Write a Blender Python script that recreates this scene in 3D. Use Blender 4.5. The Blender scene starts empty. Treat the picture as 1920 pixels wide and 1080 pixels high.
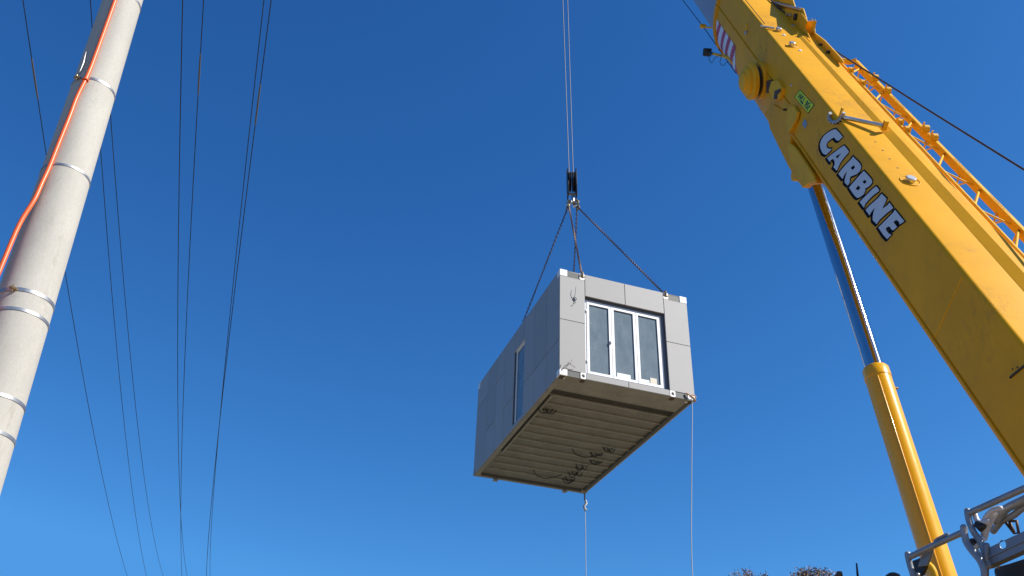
import bpy, bmesh, math, random
from mathutils import Vector, Matrix
from mathutils.bvhtree import BVHTree
R = math.radians
random.seed(7)
scene = bpy.context.scene
col = scene.collection

# ------------------------------------------------------------------ camera
F_PX, PITCH, ROLL = 1702.2, R(33.61), R(-0.602)
CAM = Vector((0, 0, 1.6))
cam_d = bpy.data.cameras.new('camera'); cam = bpy.data.objects.new('camera', cam_d); col.objects.link(cam)
cam_d.sensor_width = 36; cam_d.lens = F_PX / 1920 * 36; cam_d.clip_end = 6000; cam_d.clip_start = .05
fw = Vector((0, math.cos(PITCH), math.sin(PITCH))); up = Vector((0, -math.sin(PITCH), math.cos(PITCH))); rt = Vector((1, 0, 0))
cr, sr = math.cos(ROLL), math.sin(ROLL)
ax = rt * cr + up * (-sr) if False else None
# image axes: u = x*cr - v*sr , w = x*sr + v*cr  ->  right = (cr, -sr), up = (sr, cr)
cr_right = rt * cr - up * sr
cr_up = rt * sr + up * cr
m = Matrix((cr_right, cr_up, -fw)).transposed().to_4x4(); m.translation = CAM
cam.matrix_world = m
scene.camera = cam

def ray(px, py):
    u = (px - 960) / F_PX; v = -(py - 540) / F_PX
    return cr_right * u + cr_up * v + fw
def at_fwd(px, py, y):
    r = ray(px, py); return CAM + r * (y / r.y)
def at_plane(px, py, p0, n):
    r = ray(px, py); return CAM + r * ((p0 - CAM).dot(n) / r.dot(n))
def at_z(px, py, z):
    r = ray(px, py); return CAM + r * ((z - CAM.z) / r.z)

# ------------------------------------------------------------------ materials
def new_mat(name):
    m = bpy.data.materials.new(name); m.use_nodes = True
    nt = m.node_tree; return m, nt, nt.nodes['Principled BSDF']
def mat(name, colr, rough=.5, metal=0, spec=.5, noise=0, nscale=6, dirt=None, dirt_amt=0, bump=0, bscale=60, coat=0, stretch=None):
    m, nt, b = new_mat(name)
    b.inputs['Base Color'].default_value = (*colr, 1); b.inputs['Roughness'].default_value = rough
    b.inputs['Metallic'].default_value = metal; b.inputs['Specular IOR Level'].default_value = spec
    b.inputs['Coat Weight'].default_value = coat; b.inputs['Coat Roughness'].default_value = .08
    L = nt.links
    tc = nt.nodes.new('ShaderNodeTexCoord'); src = tc.outputs['Object']
    if stretch:
        mp = nt.nodes.new('ShaderNodeMapping'); mp.inputs['Scale'].default_value = stretch
        L.new(src, mp.inputs['Vector']); src = mp.outputs['Vector']
    if noise or dirt:
        n1 = nt.nodes.new('ShaderNodeTexNoise'); n1.inputs['Scale'].default_value = nscale; n1.inputs['Detail'].default_value = 6
        n1.inputs['Roughness'].default_value = .65
        L.new(src, n1.inputs['Vector'])
        rp = nt.nodes.new('ShaderNodeValToRGB'); c = Vector(colr)
        rp.color_ramp.elements[0].position = .3; rp.color_ramp.elements[1].position = .7
        rp.color_ramp.elements[0].color = (*(c * (1 - noise)), 1); rp.color_ramp.elements[1].color = (*[min(1, x * (1 + noise * .6)) for x in c], 1)
        L.new(n1.outputs['Fac'], rp.inputs['Fac']); out = rp.outputs['Color']
        if dirt:
            n2 = nt.nodes.new('ShaderNodeTexNoise'); n2.inputs['Scale'].default_value = nscale * 2.3; n2.inputs['Detail'].default_value = 10
            n2.inputs['Roughness'].default_value = .75; L.new(src, n2.inputs['Vector'])
            r2 = nt.nodes.new('ShaderNodeValToRGB'); r2.color_ramp.elements[0].position = .56; r2.color_ramp.elements[1].position = .72
            r2.color_ramp.elements[1].color = (dirt_amt,) * 3 + (1,)
            L.new(n2.outputs['Fac'], r2.inputs['Fac'])
            mx = nt.nodes.new('ShaderNodeMixRGB'); L.new(r2.outputs['Color'], mx.inputs['Fac']); L.new(out, mx.inputs['Color1'])
            mx.inputs['Color2'].default_value = (*dirt, 1); out = mx.outputs['Color']
        L.new(out, b.inputs['Base Color'])
        mr = nt.nodes.new('ShaderNodeMapRange'); mr.inputs['To Min'].default_value = max(0, rough - .06); mr.inputs['To Max'].default_value = rough + .1
        L.new(n1.outputs['Fac'], mr.inputs['Value']); L.new(mr.outputs['Result'], b.inputs['Roughness'])
    if bump:
        n3 = nt.nodes.new('ShaderNodeTexNoise'); n3.inputs['Scale'].default_value = bscale; n3.inputs['Detail'].default_value = 5
        L.new(src, n3.inputs['Vector']); bp = nt.nodes.new('ShaderNodeBump'); bp.inputs['Strength'].default_value = bump; bp.inputs['Distance'].default_value = .01
        L.new(n3.outputs['Fac'], bp.inputs['Height']); L.new(bp.outputs['Normal'], b.inputs['Normal'])
    return m

def yellow_paint():
    m = mat('yellow crane paint', (.79, .375, .010), .45, noise=.11, nscale=1.1, dirt=(.40, .20, .05), dirt_amt=.55, spec=.12, coat=0, bump=.02, bscale=3)
    nt = m.node_tree; L = nt.links; b = nt.nodes['Principled BSDF']
    # fine dark scratches from slings dragged over the paint
    tc = nt.nodes.new('ShaderNodeTexCoord'); mp = nt.nodes.new('ShaderNodeMapping')
    mp.inputs['Scale'].default_value = (3.2, 3.2, .5); L.new(tc.outputs['Object'], mp.inputs['Vector'])
    n = nt.nodes.new('ShaderNodeTexNoise'); n.inputs['Scale'].default_value = 4; n.inputs['Detail'].default_value = 9; n.inputs['Roughness'].default_value = .7
    L.new(mp.outputs['Vector'], n.inputs['Vector'])
    band = nt.nodes.new('ShaderNodeMath'); band.operation = 'SUBTRACT'; L.new(n.outputs['Fac'], band.inputs[0]); band.inputs[1].default_value = .5
    ab = nt.nodes.new('ShaderNodeMath'); ab.operation = 'ABSOLUTE'; L.new(band.outputs[0], ab.inputs[0])
    r = nt.nodes.new('ShaderNodeValToRGB'); r.color_ramp.elements[0].position = .0; r.color_ramp.elements[0].color = (.5, .5, .5, 1)
    r.color_ramp.elements[1].position = .02; r.color_ramp.elements[1].color = (0, 0, 0, 1); L.new(ab.outputs[0], r.inputs['Fac'])
    n2 = nt.nodes.new('ShaderNodeTexNoise'); n2.inputs['Scale'].default_value = .9; n2.inputs['Detail'].default_value = 3; L.new(tc.outputs['Object'], n2.inputs['Vector'])
    r2 = nt.nodes.new('ShaderNodeValToRGB'); r2.color_ramp.elements[0].position = .52; r2.color_ramp.elements[1].position = .66; L.new(n2.outputs['Fac'], r2.inputs['Fac'])
    mu = nt.nodes.new('ShaderNodeMath'); mu.operation = 'MULTIPLY'; L.new(r.outputs['Color'], mu.inputs[0]); L.new(r2.outputs['Color'], mu.inputs[1])
    old = b.inputs['Base Color'].links[0].from_socket
    mx = nt.nodes.new('ShaderNodeMixRGB'); L.new(mu.outputs[0], mx.inputs['Fac']); L.new(old, mx.inputs['Color1']); mx.inputs['Color2'].default_value = (.20, .115, .05, 1)
    L.new(mx.outputs['Color'], b.inputs['Base Color'])
    return m
M = {}
M['yellow'] = yellow_paint()
M['yellow_plain'] = mat('yellow jib paint', (.80, .43, .02), .5, spec=.15, noise=.1, nscale=5, dirt=(.3, .17, .06), dirt_amt=.5)
M['yellow_gloss'] = mat('glossy yellow cylinder paint', (.80, .41, .012), .25, spec=.3, noise=.04, nscale=3, coat=.3, bump=.015, bscale=8)
M['chrome'] = mat('polished chrome', (.50, .52, .56), .05, 1, noise=.03, nscale=3, bump=.01, bscale=9)
M['strap'] = mat('weathered steel strap', (.42, .42, .42), .42, .8, noise=.3, nscale=12)
M['steel'] = mat('bare steel', (.62, .61, .58), .36, .9, noise=.25, nscale=9)
M['galv'] = mat('grey painted steel tube', (.27, .29, .31), .38, .35, noise=.25, nscale=7)
M['greypaint'] = mat('blue grey painted steel', (.20, .225, .26), .38, .25, noise=.12, nscale=6)
M['inner'] = mat('pale grey boom paint', (.27, .32, .39), .35, noise=.08, nscale=3)
M['black'] = mat('black rubber and plastic', (.018, .018, .02), .5, noise=.3, nscale=8)
M['blocksteel'] = mat('greasy black block steel', (.02, .02, .022), .42, .2, noise=.4, nscale=8)
M['rope'] = mat('steel wire rope', (.13, .135, .15), .5, .5, noise=.3, nscale=30)
M['darkrope'] = mat('dark greased wire rope', (.028, .03, .038), .5, .3)
M['wire'] = mat('weathered overhead conductor', (.022, .027, .035), .55, .2)
M['splice'] = mat('aluminium splice sleeve', (.45, .45, .43), .4, .7)
M['sleeve'] = mat('dull splice sleeve', (.16, .16, .16), .6, .3)
M['chain'] = mat('rusty brown chain', (.12, .075, .055), .55, .5, noise=.35, nscale=14)
M['brass'] = mat('worn shackle steel', (.38, .27, .14), .4, .7, noise=.3, nscale=20)
M['navy'] = mat('dark navy vinyl', (.004, .0045, .007), .6, spec=.08)
M['letter'] = mat('pale blue grey vinyl lettering', (.60, .66, .72), .45, spec=.25, noise=.04, nscale=8)
M['lime'] = mat('lime green sign vinyl', (.62, .80, .02), .4, spec=.2)
M['ink'] = mat('black ink', (.012, .02, .012), .5)
M['red'] = mat('red reflective tape', (.50, .035, .05), .4)
M['white'] = mat('white reflective tape', (.75, .76, .80), .4)
M['orange'] = mat('orange plastic conduit', (.85, .125, .022), .38, noise=.06, nscale=10)
M['clad'] = mat('light grey cladding board', (.345, .34, .33), .55, noise=.035, nscale=2.2, dirt=(.28, .28, .27), dirt_amt=.22, spec=.4, bump=.05, bscale=1.6)
_nt = M['clad'].node_tree; _b = _nt.nodes['Principled BSDF']; _oi = _nt.nodes.new('ShaderNodeObjectInfo'); _mr = _nt.nodes.new('ShaderNodeMapRange')
_mr.inputs['To Min'].default_value = .93; _mr.inputs['To Max'].default_value = 1.05; _nt.links.new(_oi.outputs['Random'], _mr.inputs['Value'])
_mx = _nt.nodes.new('ShaderNodeMixRGB'); _mx.blend_type = 'MULTIPLY'; _mx.inputs['Fac'].default_value = 1
_nt.links.new(_b.inputs['Base Color'].links[0].from_socket, _mx.inputs['Color1']); _nt.links.new(_mr.outputs['Result'], _mx.inputs['Color2']); _nt.links.new(_mx.outputs['Color'], _b.inputs['Base Color'])
M['gap'] = mat('dark joint backing', (.10, .10, .10), .8)  # joint backing; also paints the shade on the side window jamb
M['gapdark'] = mat('dark underfloor void', (.05, .048, .042), .8, noise=.4, nscale=3)  # near-black colour painting the shade of recesses under the floor
M['castwhite'] = mat('white painted casting', (.80, .80, .79), .45, noise=.06, nscale=12, dirt=(.35, .22, .12), dirt_amt=.5)
M['pocket'] = mat('galvanised pocket steel', (.085, .088, .088), .55, .2, noise=.3, nscale=9, stretch=(1, 1, 8))
M['alu'] = mat('white window frame', (.80, .81, .83), .38, noise=.03, nscale=7)
M['under'] = mat('dusty grey steel underframe', (.285, .28, .25), .6, noise=.2, nscale=2.2, dirt=(.14, .12, .095), dirt_amt=.75)
M['underdk'] = mat('dark grey floor sheet', (.215, .212, .195), .7, noise=.22, nscale=2.5, dirt=(.10, .09, .075), dirt_amt=.7)
M['inside'] = mat('interior plasterboard', (.62, .63, .62), .8, noise=.03)
M['paper'] = mat('white paper', (.80, .80, .78), .7)
M['card'] = mat('cream cardboard', (.68, .62, .50), .7)
M['flash'] = mat('dark window flashing', (.12, .14, .17), .5, .3)  # gaskets and outlet, plus the door recess shade put into colour
M['twine'] = mat('white synthetic rope', (.38, .40, .44), .6, noise=.15, nscale=40)
M['twineo'] = mat('tan rope end', (.52, .33, .20), .7, noise=.3, nscale=40)
M['lamp'] = mat('lamp glass', (.10, .11, .12), .08, 0, spec=.8)
M['castgrey'] = mat('dull cast steel', (.40, .41, .42), .55, .15, noise=.25, nscale=25)
M['palegrey'] = mat('pale grey painted steel', (.58, .58, .60), .45, .1, noise=.12, nscale=20)
M['palegrey_win'] = mat('white aluminium window frame', (.88, .88, .88), .35)
M['tyre'] = mat('tyre rubber', (.02, .02, .02), .8, noise=.3, nscale=9)

def glass_mat(name='dusty window glass'):
    m, nt, b = new_mat(name); L = nt.links
    b.inputs['Base Color'].default_value = (.23, .28, .30, 1); b.inputs['Roughness'].default_value = .04; b.inputs['Specular IOR Level'].default_value = .7
    tc = nt.nodes.new('ShaderNodeTexCoord'); mp = nt.nodes.new('ShaderNodeMapping'); mp.inputs['Scale'].default_value = (1.6, 1.6, .8)
    L.new(tc.outputs['Object'], mp.inputs['Vector'])
    n = nt.nodes.new('ShaderNodeTexNoise'); n.inputs['Scale'].default_value = 3.2; n.inputs['Detail'].default_value = 9; n.inputs['Roughness'].default_value = .68
    L.new(mp.outputs['Vector'], n.inputs['Vector'])
    r = nt.nodes.new('ShaderNodeValToRGB'); e = r.color_ramp.elements
    e[0].position = .30; e[0].color = (.19, .24, .275, 1); e[1].position = .80; e[1].color = (.265, .32, .35, 1)
    L.new(n.outputs['Fac'], r.inputs['Fac'])
    # stray pale smears
    v = nt.nodes.new('ShaderNodeTexNoise'); v.inputs['Scale'].default_value = 9; v.inputs['Detail'].default_value = 4; v.inputs['Distortion'].default_value = 1.5
    L.new(tc.outputs['Object'], v.inputs['Vector'])
    r2 = nt.nodes.new('ShaderNodeValToRGB'); r2.color_ramp.elements[0].position = .69; r2.color_ramp.elements[1].position = .76
    L.new(v.outputs['Fac'], r2.inputs['Fac'])
    mx = nt.nodes.new('ShaderNodeMixRGB'); L.new(r2.outputs['Color'], mx.inputs['Fac']); L.new(r.outputs['Color'], mx.inputs['Color1']); mx.inputs['Color2'].default_value = (.5, .55, .58, 1)
    L.new(mx.outputs['Color'], b.inputs['Base Color'])
    tr = nt.nodes.new('ShaderNodeBsdfTransparent'); tr.inputs['Color'].default_value = (.85, .9, .92, 1)
    ms = nt.nodes.new('ShaderNodeMixShader')
    mr = nt.nodes.new('ShaderNodeMapRange'); mr.inputs['From Min'].default_value = .35; mr.inputs['From Max'].default_value = .7
    mr.inputs['To Min'].default_value = .32; mr.inputs['To Max'].default_value = .22; L.new(n.outputs['Fac'], mr.inputs['Value'])
    L.new(mr.outputs['Result'], ms.inputs['Fac']); L.new(b.outputs['BSDF'], ms.inputs[1]); L.new(tr.outputs['BSDF'], ms.inputs[2])
    L.new(ms.outputs['Shader'], nt.nodes['Material Output'].inputs['Surface'])
    return m
M['glass'] = glass_mat()

def concrete_mat():
    m = mat('spun concrete', (.46, .44, .39), .8, noise=.13, nscale=2.5, dirt=(.25, .23, .18), dirt_amt=.6, bump=.05, bscale=70, spec=.3, stretch=(1, 1, .35))
    nt = m.node_tree; L = nt.links; b = nt.nodes['Principled BSDF']
    tc = nt.nodes.new('ShaderNodeTexCoord'); n = nt.nodes.new('ShaderNodeTexNoise'); n.inputs['Scale'].default_value = 60; n.inputs['Detail'].default_value = 4
    L.new(tc.outputs['Object'], n.inputs['Vector'])
    r = nt.nodes.new('ShaderNodeValToRGB'); r.color_ramp.elements[0].color = (.93, .93, .93, 1); r.color_ramp.elements[0].position = .35; r.color_ramp.elements[1].position = .6
    L.new(n.outputs['Fac'], r.inputs['Fac'])
    old = b.inputs['Base Color'].links[0].from_socket
    mx = nt.nodes.new('ShaderNodeMixRGB'); mx.blend_type = 'MULTIPLY'; mx.inputs['Fac'].default_value = 1
    L.new(old, mx.inputs['Color1']); L.new(r.outputs['Color'], mx.inputs['Color2']); L.new(mx.outputs['Color'], b.inputs['Base Color'])
    return m
M['concrete'] = concrete_mat()

# ------------------------------------------------------------------ mesh helpers
class MB:
    def __init__(s): s.v = []; s.f = []; s.m = []; s.cur = 0
    def add(s, vs, fs):
        o = len(s.v); s.v += [tuple(v) for v in vs]
        for f in fs: s.f.append(tuple(i + o for i in f)); s.m.append(s.cur)
    def box(s, a, b, T=None):
        x0, y0, z0 = a; x1, y1, z1 = b
        vs = [Vector(p) for p in ((x0, y0, z0), (x1, y0, z0), (x1, y1, z0), (x0, y1, z0), (x0, y0, z1), (x1, y0, z1), (x1, y1, z1), (x0, y1, z1))]
        if T: vs = [T(v) for v in vs]
        s.add(vs, [(0, 3, 2, 1), (4, 5, 6, 7), (0, 1, 5, 4), (1, 2, 6, 5), (2, 3, 7, 6), (3, 0, 4, 7)])
        return s
    def prism(s, base, top):
        n = len(base); s.add(list(base) + list(top), [tuple(range(n))[::-1], tuple(range(n, 2 * n))] + [(i, (i + 1) % n, n + (i + 1) % n, n + i) for i in range(n)])
        return s
    def loft(s, rings, caps=True):
        n = len(rings[0]); vs = [p for r in rings for p in r]; fs = []
        for k in range(len(rings) - 1):
            for i in range(n):
                j = (i + 1) % n; fs.append((k * n + i, k * n + j, (k + 1) * n + j, (k + 1) * n + i))
        if caps: fs += [tuple(range(n))[::-1], tuple(range((len(rings) - 1) * n, len(rings) * n))]
        s.add(vs, fs); return s
    def tube(s, pts, rad, n=10, caps=True):
        pts = [Vector(p) for p in pts]; rings = []
        rads = rad if isinstance(rad, (list, tuple)) else [rad] * len(pts)
        ref = None
        for i, p in enumerate(pts):
            t = (pts[min(i + 1, len(pts) - 1)] - pts[max(i - 1, 0)]).normalized()
            if ref is None:
                ref = t.cross(Vector((0, 0, 1)))
                if ref.length < .05: ref = t.cross(Vector((1, 0, 0)))
            ref = (ref - t * ref.dot(t)).normalized(); b = t.cross(ref)
            rings.append([p + (ref * math.cos(2 * math.pi * k / n) + b * math.sin(2 * math.pi * k / n)) * rads[i] for k in range(n)])
        return s.loft(rings, caps)
    def lathe(s, c, axis, prof, n=24):
        axis = Vector(axis).normalized(); u = axis.cross(Vector((0, 0, 1)))
        if u.length < .05: u = axis.cross(Vector((1, 0, 0)))
        u.normalize(); w = axis.cross(u); c = Vector(c)
        return s.loft([[c + axis * h + (u * math.cos(2 * math.pi * k / n) + w * math.sin(2 * math.pi * k / n)) * max(r, 1e-4) for k in range(n)] for h, r in prof])
    def torus(s, c, axis, Rr, r, n=20, k=6, sx=1, udir=None, arc=None):
        axis = Vector(axis).normalized(); u = Vector(udir) if udir is not None else axis.cross(Vector((0, 0, 1)))
        if u.length < .05: u = axis.cross(Vector((1, 0, 0)))
        u = (u - axis * u.dot(axis)).normalized(); w = axis.cross(u); c = Vector(c)
        pts = [(c + u * math.cos(a) * Rr * sx + w * math.sin(a) * Rr) for a in ([2 * math.pi * i / n for i in range(n)] if arc is None else [arc[0] + (arc[1] - arc[0]) * i / n for i in range(n + 1)])]
        if arc is not None: return s.tube(pts, r, k)
        rings = []
        for i, p in enumerate(pts):
            t = (pts[(i + 1) % n] - pts[i - 1]).normalized(); b = axis; a2 = t.cross(b)
            rings.append([p + (a2 * math.cos(2 * math.pi * j / k) + b * math.sin(2 * math.pi * j / k)) * r for j in range(k)])
        rings.append(rings[0]); return s.loft(rings, False)
    def build(s, name, material, parent=None, smooth=None, bevel=0, inv=None):
        me = bpy.data.meshes.new(name)
        org = None
        me.from_pydata(s.v, [], s.f); me.validate()
        mats = material if isinstance(material, (list, tuple)) else [material]
        for mm in mats: me.materials.append(mm)
        if len(mats) > 1:
            for p, i in zip(me.polygons, s.m): p.material_index = i
        bm = bmesh.new(); bm.from_mesh(me); bmesh.ops.recalc_face_normals(bm, faces=bm.faces); bm.to_mesh(me); bm.free()
        if smooth:
            for p in me.polygons: p.use_smooth = True
            me.set_sharp_from_angle(angle=R(smooth))
        o = bpy.data.objects.new(name, me); col.objects.link(o)
        if parent is not None: put(o, parent)
        if bevel:
            b = o.modifiers.new('bevel', 'BEVEL'); b.width = bevel; b.segments = 2; b.limit_method = 'ANGLE'; b.angle_limit = R(35)
        return o
def put(o, parent):
    o.parent = parent; o.matrix_parent_inverse = world(parent).inverted()
def world(o):
    # world matrix without needing a depsgraph update
    mm = o.matrix_basis.copy()
    if o.parent: mm = world(o.parent) @ o.matrix_parent_inverse @ mm
    return mm
def tag(o, label=None, cat=None, group=None, kind=None):
    if label: o['label'] = label
    if cat: o['category'] = cat
    if group: o['group'] = group
    if kind: o['kind'] = kind
    return o
def empty(name, loc, label, cat, group=None):
    o = bpy.data.objects.new(name, None); o.location = loc; o.empty_display_size = .2; col.objects.link(o)
    return tag(o, label, cat, group)
def lin(a, b, t): return a + (b - a) * t
def smooth_path(pts, n=6):
    pts = [Vector(p) for p in pts]; out = []
    for i in range(len(pts) - 1):
        p0 = pts[max(i - 1, 0)]; p1 = pts[i]; p2 = pts[i + 1]; p3 = pts[min(i + 2, len(pts) - 1)]
        for k in range(n):
            t = k / n
            out.append(.5 * ((2 * p1) + (p2 - p0) * t + (2 * p0 - 5 * p1 + 4 * p2 - p3) * t * t + (3 * p1 - p0 - 3 * p2 + p3) * t ** 3))
    out.append(pts[-1]); return out

# ------------------------------------------------------------------ world, sun
SUN_AZ, SUN_EL = R(109), R(40)          # azimuth clockwise from the camera's heading
w = bpy.data.worlds.new("World"); scene.world = w; w.use_nodes = True
nt = w.node_tree; sky = nt.nodes.new('ShaderNodeTexSky'); sky.sky_type = 'NISHITA'; sky.sun_disc = False
sky.sun_elevation = SUN_EL; sky.sun_rotation = SUN_AZ
sky.altitude = 900; sky.air_density = 1.0; sky.dust_density = .2; sky.ozone_density = 4.0
bg = nt.nodes['Background']; bg.inputs['Strength'].default_value = .081
sep = nt.nodes.new('ShaderNodeSeparateColor'); cmb = nt.nodes.new('ShaderNodeCombineColor'); nt.links.new(sky.outputs['Color'], sep.inputs['Color'])
for ch, gam, mul, top in (('Red', 1.5, .40, .68), ('Green', 1.22, .87, 2.75), ('Blue', 1.0, 1.43, 6.6)):      # the camera's saturated rendering of a clear sky
    pw = nt.nodes.new('ShaderNodeMath'); pw.operation = 'POWER'; pw.inputs[1].default_value = gam; nt.links.new(sep.outputs[ch], pw.inputs[0])
    ml = nt.nodes.new('ShaderNodeMath'); ml.operation = 'MULTIPLY'; ml.inputs[1].default_value = mul; nt.links.new(pw.outputs[0], ml.inputs[0]); mn = nt.nodes.new('ShaderNodeMath'); mn.operation = 'MINIMUM'; mn.inputs[1].default_value = top; nt.links.new(ml.outputs[0], mn.inputs[0]); nt.links.new(mn.outputs[0], cmb.inputs[ch])
nt.links.new(cmb.outputs['Color'], bg.inputs['Color'])
sd = bpy.data.lights.new('sun', 'SUN'); sd.energy = 4.8; sd.angle = R(.5); sd.color = (1, .95, .87)
so = bpy.data.objects.new('sun', sd); col.objects.link(so)
sv = Vector((math.sin(SUN_AZ) * math.cos(SUN_EL), math.cos(SUN_AZ) * math.cos(SUN_EL), math.sin(SUN_EL)))
so.rotation_euler = sv.to_track_quat('Z', 'Y').to_euler(); so.location = (30, -20, 40)
scene.view_settings.view_transform = 'Standard'; scene.view_settings.look = 'None'; scene.view_settings.exposure = .55

# ------------------------------------------------------------------ ground
g = MB(); N = 40
def gz(x, y):
    d = math.hypot(x, y); return 0 if d < 40 else min(1, (d - 40) / 200) * (.6 * math.sin(x * .013) + .5 * math.cos(y * .017))
xs = [math.copysign(abs(t) ** 3, t) * 3000 for t in [(-1 + 2 * i / 80) for i in range(81)]]
g.add([(x, y, gz(x, y) - .0) for y in xs for x in xs], [(j * 81 + i, j * 81 + i + 1, (j + 1) * 81 + i + 1, (j + 1) * 81 + i) for j in range(80) for i in range(80)])
gm, gnt, gb = new_mat('dry grass and pale gravel'); gb.inputs['Roughness'].default_value = .95
tc = gnt.nodes.new('ShaderNodeTexCoord'); n1 = gnt.nodes.new('ShaderNodeTexNoise'); n1.inputs['Scale'].default_value = .35; n1.inputs['Detail'].default_value = 12; n1.inputs['Roughness'].default_value = .7
gnt.links.new(tc.outputs['Object'], n1.inputs['Vector']); rp = gnt.nodes.new('ShaderNodeValToRGB')
rp.color_ramp.elements[0].position = .35; rp.color_ramp.elements[0].color = (.105, .105, .06, 1); rp.color_ramp.elements[1].position = .65; rp.color_ramp.elements[1].color = (.20, .185, .145, 1)
gnt.links.new(n1.outputs['Fac'], rp.inputs['Fac']); gnt.links.new(rp.outputs['Color'], gb.inputs['Base Color'])
tag(g.build('ground', gm), kind='structure')

pm, pnt, pb = new_mat('pale crushed gravel'); pb.inputs['Roughness'].default_value = .95  # reddish so that the added pad bounces warm light
tc = pnt.nodes.new('ShaderNodeTexCoord'); n1 = pnt.nodes.new('ShaderNodeTexNoise'); n1.inputs['Scale'].default_value = 3; n1.inputs['Detail'].default_value = 12; n1.inputs['Roughness'].default_value = .8
pnt.links.new(tc.outputs['Object'], n1.inputs['Vector']); rp = pnt.nodes.new('ShaderNodeValToRGB')
rp.color_ramp.elements[0].position = .3; rp.color_ramp.elements[0].color = (.33, .205, .105, 1); rp.color_ramp.elements[1].position = .7; rp.color_ramp.elements[1].color = (.47, .315, .18, 1)
pnt.links.new(n1.outputs['Fac'], rp.inputs['Fac']); pnt.links.new(rp.outputs['Color'], pb.inputs['Base Color'])
pad = MB(); pn = 48; pad.add([(2 + (9 + .5 * math.sin(5 * a)) * math.cos(a), 6 + (13 + .6 * math.sin(7 * a)) * math.sin(a), .004) for a in [2 * math.pi * i / pn for i in range(pn)]], [tuple(range(pn))])  # unseen pad added to bounce warm light onto the boom's shaded side
tag(pad.build('gravel_pad', pm), kind='structure')

# ------------------------------------------------------------------ concrete pole
pole_lo = at_fwd(-28, 800, 5.2); pole_hi = at_fwd(231, 0, 5.2)
axis = (pole_hi - pole_lo) / (pole_hi.z - pole_lo.z)
def pole_c(z): return pole_lo + axis * (z - pole_lo.z)
def pole_r(z): return .226 - .0093 * z
pole = empty('power_pole', pole_c(0), 'tall pale concrete power pole with steel bands and an orange conduit', 'pole')
mb = MB(); zs = [0, .5, 1, 2, 3, 4, 5, 6, 7, 8, 9, 10, 11, 11.5]
mb.loft([[pole_c(z) + Vector((math.cos(2 * math.pi * k / 64), math.sin(2 * math.pi * k / 64), 0)) * pole_r(z) for k in range(64)] for z in zs])
mb.build('shaft', M['concrete'], pole, smooth=40)
def on_pole(px, py, off=0):
    r = ray(px, py); o = CAM; best = None
    lo, hi = 2.0, 14.0
    t = lo
    while t < hi:
        p = o + r * t; c = pole_c(p.z)
        if (Vector((p.x - c.x, p.y - c.y))).length <= pole_r(p.z) + off: return p
        t += .004
    # misses the pole: nearest point on the ray to the axis
    return min((o + r * (lo + i * .01) for i in range(1200)), key=lambda p: (p - pole_c(p.z)).length)
def band(z, hgt=.022, tilt=0, buckle=None):
    mb = MB(); rr = pole_r(z); n = 64
    def ring(r, dz): return [pole_c(z) + Vector((math.cos(2 * math.pi * k / n) * r, math.sin(2 * math.pi * k / n) * r, dz + tilt * math.cos(2 * math.pi * k / n))) for k in range(n)]
    mb.loft([ring(rr + .0005, -hgt / 2), ring(rr + .004, -hgt / 2), ring(rr + .004, hgt / 2), ring(rr + .0005, hgt / 2), ring(rr + .0005, -hgt / 2)], False)
    o = mb.build('steel_band', M['strap'], pole, smooth=40)
    if buckle:
        p = on_pole(*buckle, .012); d = (p - pole_c(p.z)); d.z = 0; d.normalize(); t = Vector((-d.y, d.x, 0))
        k = MB(); k.tube([p + d * -.004 + t * .022 + Vector((0, 0, -.002)), p + d * .012, p + d * .008 - t * .02 + Vector((0, 0, .004))], .011, 8)
        k.tube([p + d * .006 + Vector((0, 0, -.022)), p + d * .01 + Vector((0, 0, .024))], .006, 8)
        k.build('buckle', M['brass'], o, smooth=40)
    return o
for px, py, hg, bk in ((262, 12, .02, None), (180, 150, .022, (145, 146)), (125, 310, .018, None), (40, 543, .026, (25, 541)), (40, 581, .022, None), (15, 745, .024, None), (14, 818, .022, None)):
    band(on_pole(px, py).z, hg, .004, bk)
mb = MB(); cp = [(300, -260), (262, -130), (238, -60), (216, 0), (198, 50), (178.5, 104), (164, 141), (144, 182), (130, 219), (111, 266), (92, 314), (79, 342), (64, 375), (35.5, 422), (0, 505), (-30, 575), (-66, 670)]
pts = [on_pole(x, y, .018) for x, y in cp if y < 320]; yy = pts[-1].y
pts += [at_fwd(x, y, yy - .012 * i) for i, (x, y) in enumerate([p for p in cp if p[1] >= 320], 1)]
last = pts[-1]; pts += [last + Vector((-.02, 0, -1)), last + Vector((-.03, 0, -2)), Vector((last.x - .04, last.y, .02))]
mb.tube(smooth_path(pts, 5), .0165, 12)
con = mb.build('conduit', M['orange'], pole, smooth=60)
k = MB(); q = on_pole(160, 150, .02); k.torus(q, axis, .021, .006, 20, 6); k.build('clip', M['orange'], con, smooth=60)
mb = MB(); mb.tube([on_pole(161.5, 97, .012), on_pole(156, 118, .02), on_pole(147, 140, .012)], [.003, .009, .004], 8); mb.build('strap_end', M['strap'], pole, smooth=60)
mb = MB()   # crossarm above the picture
top = pole_c(11.1); mb.box((-1.3, -.06, -.06), (1.3, .06, .06), lambda v: top + Vector((v.x, v.y - .24, v.z))); mb.build('crossarm', M['greypaint'], pole, bevel=.01)

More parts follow.
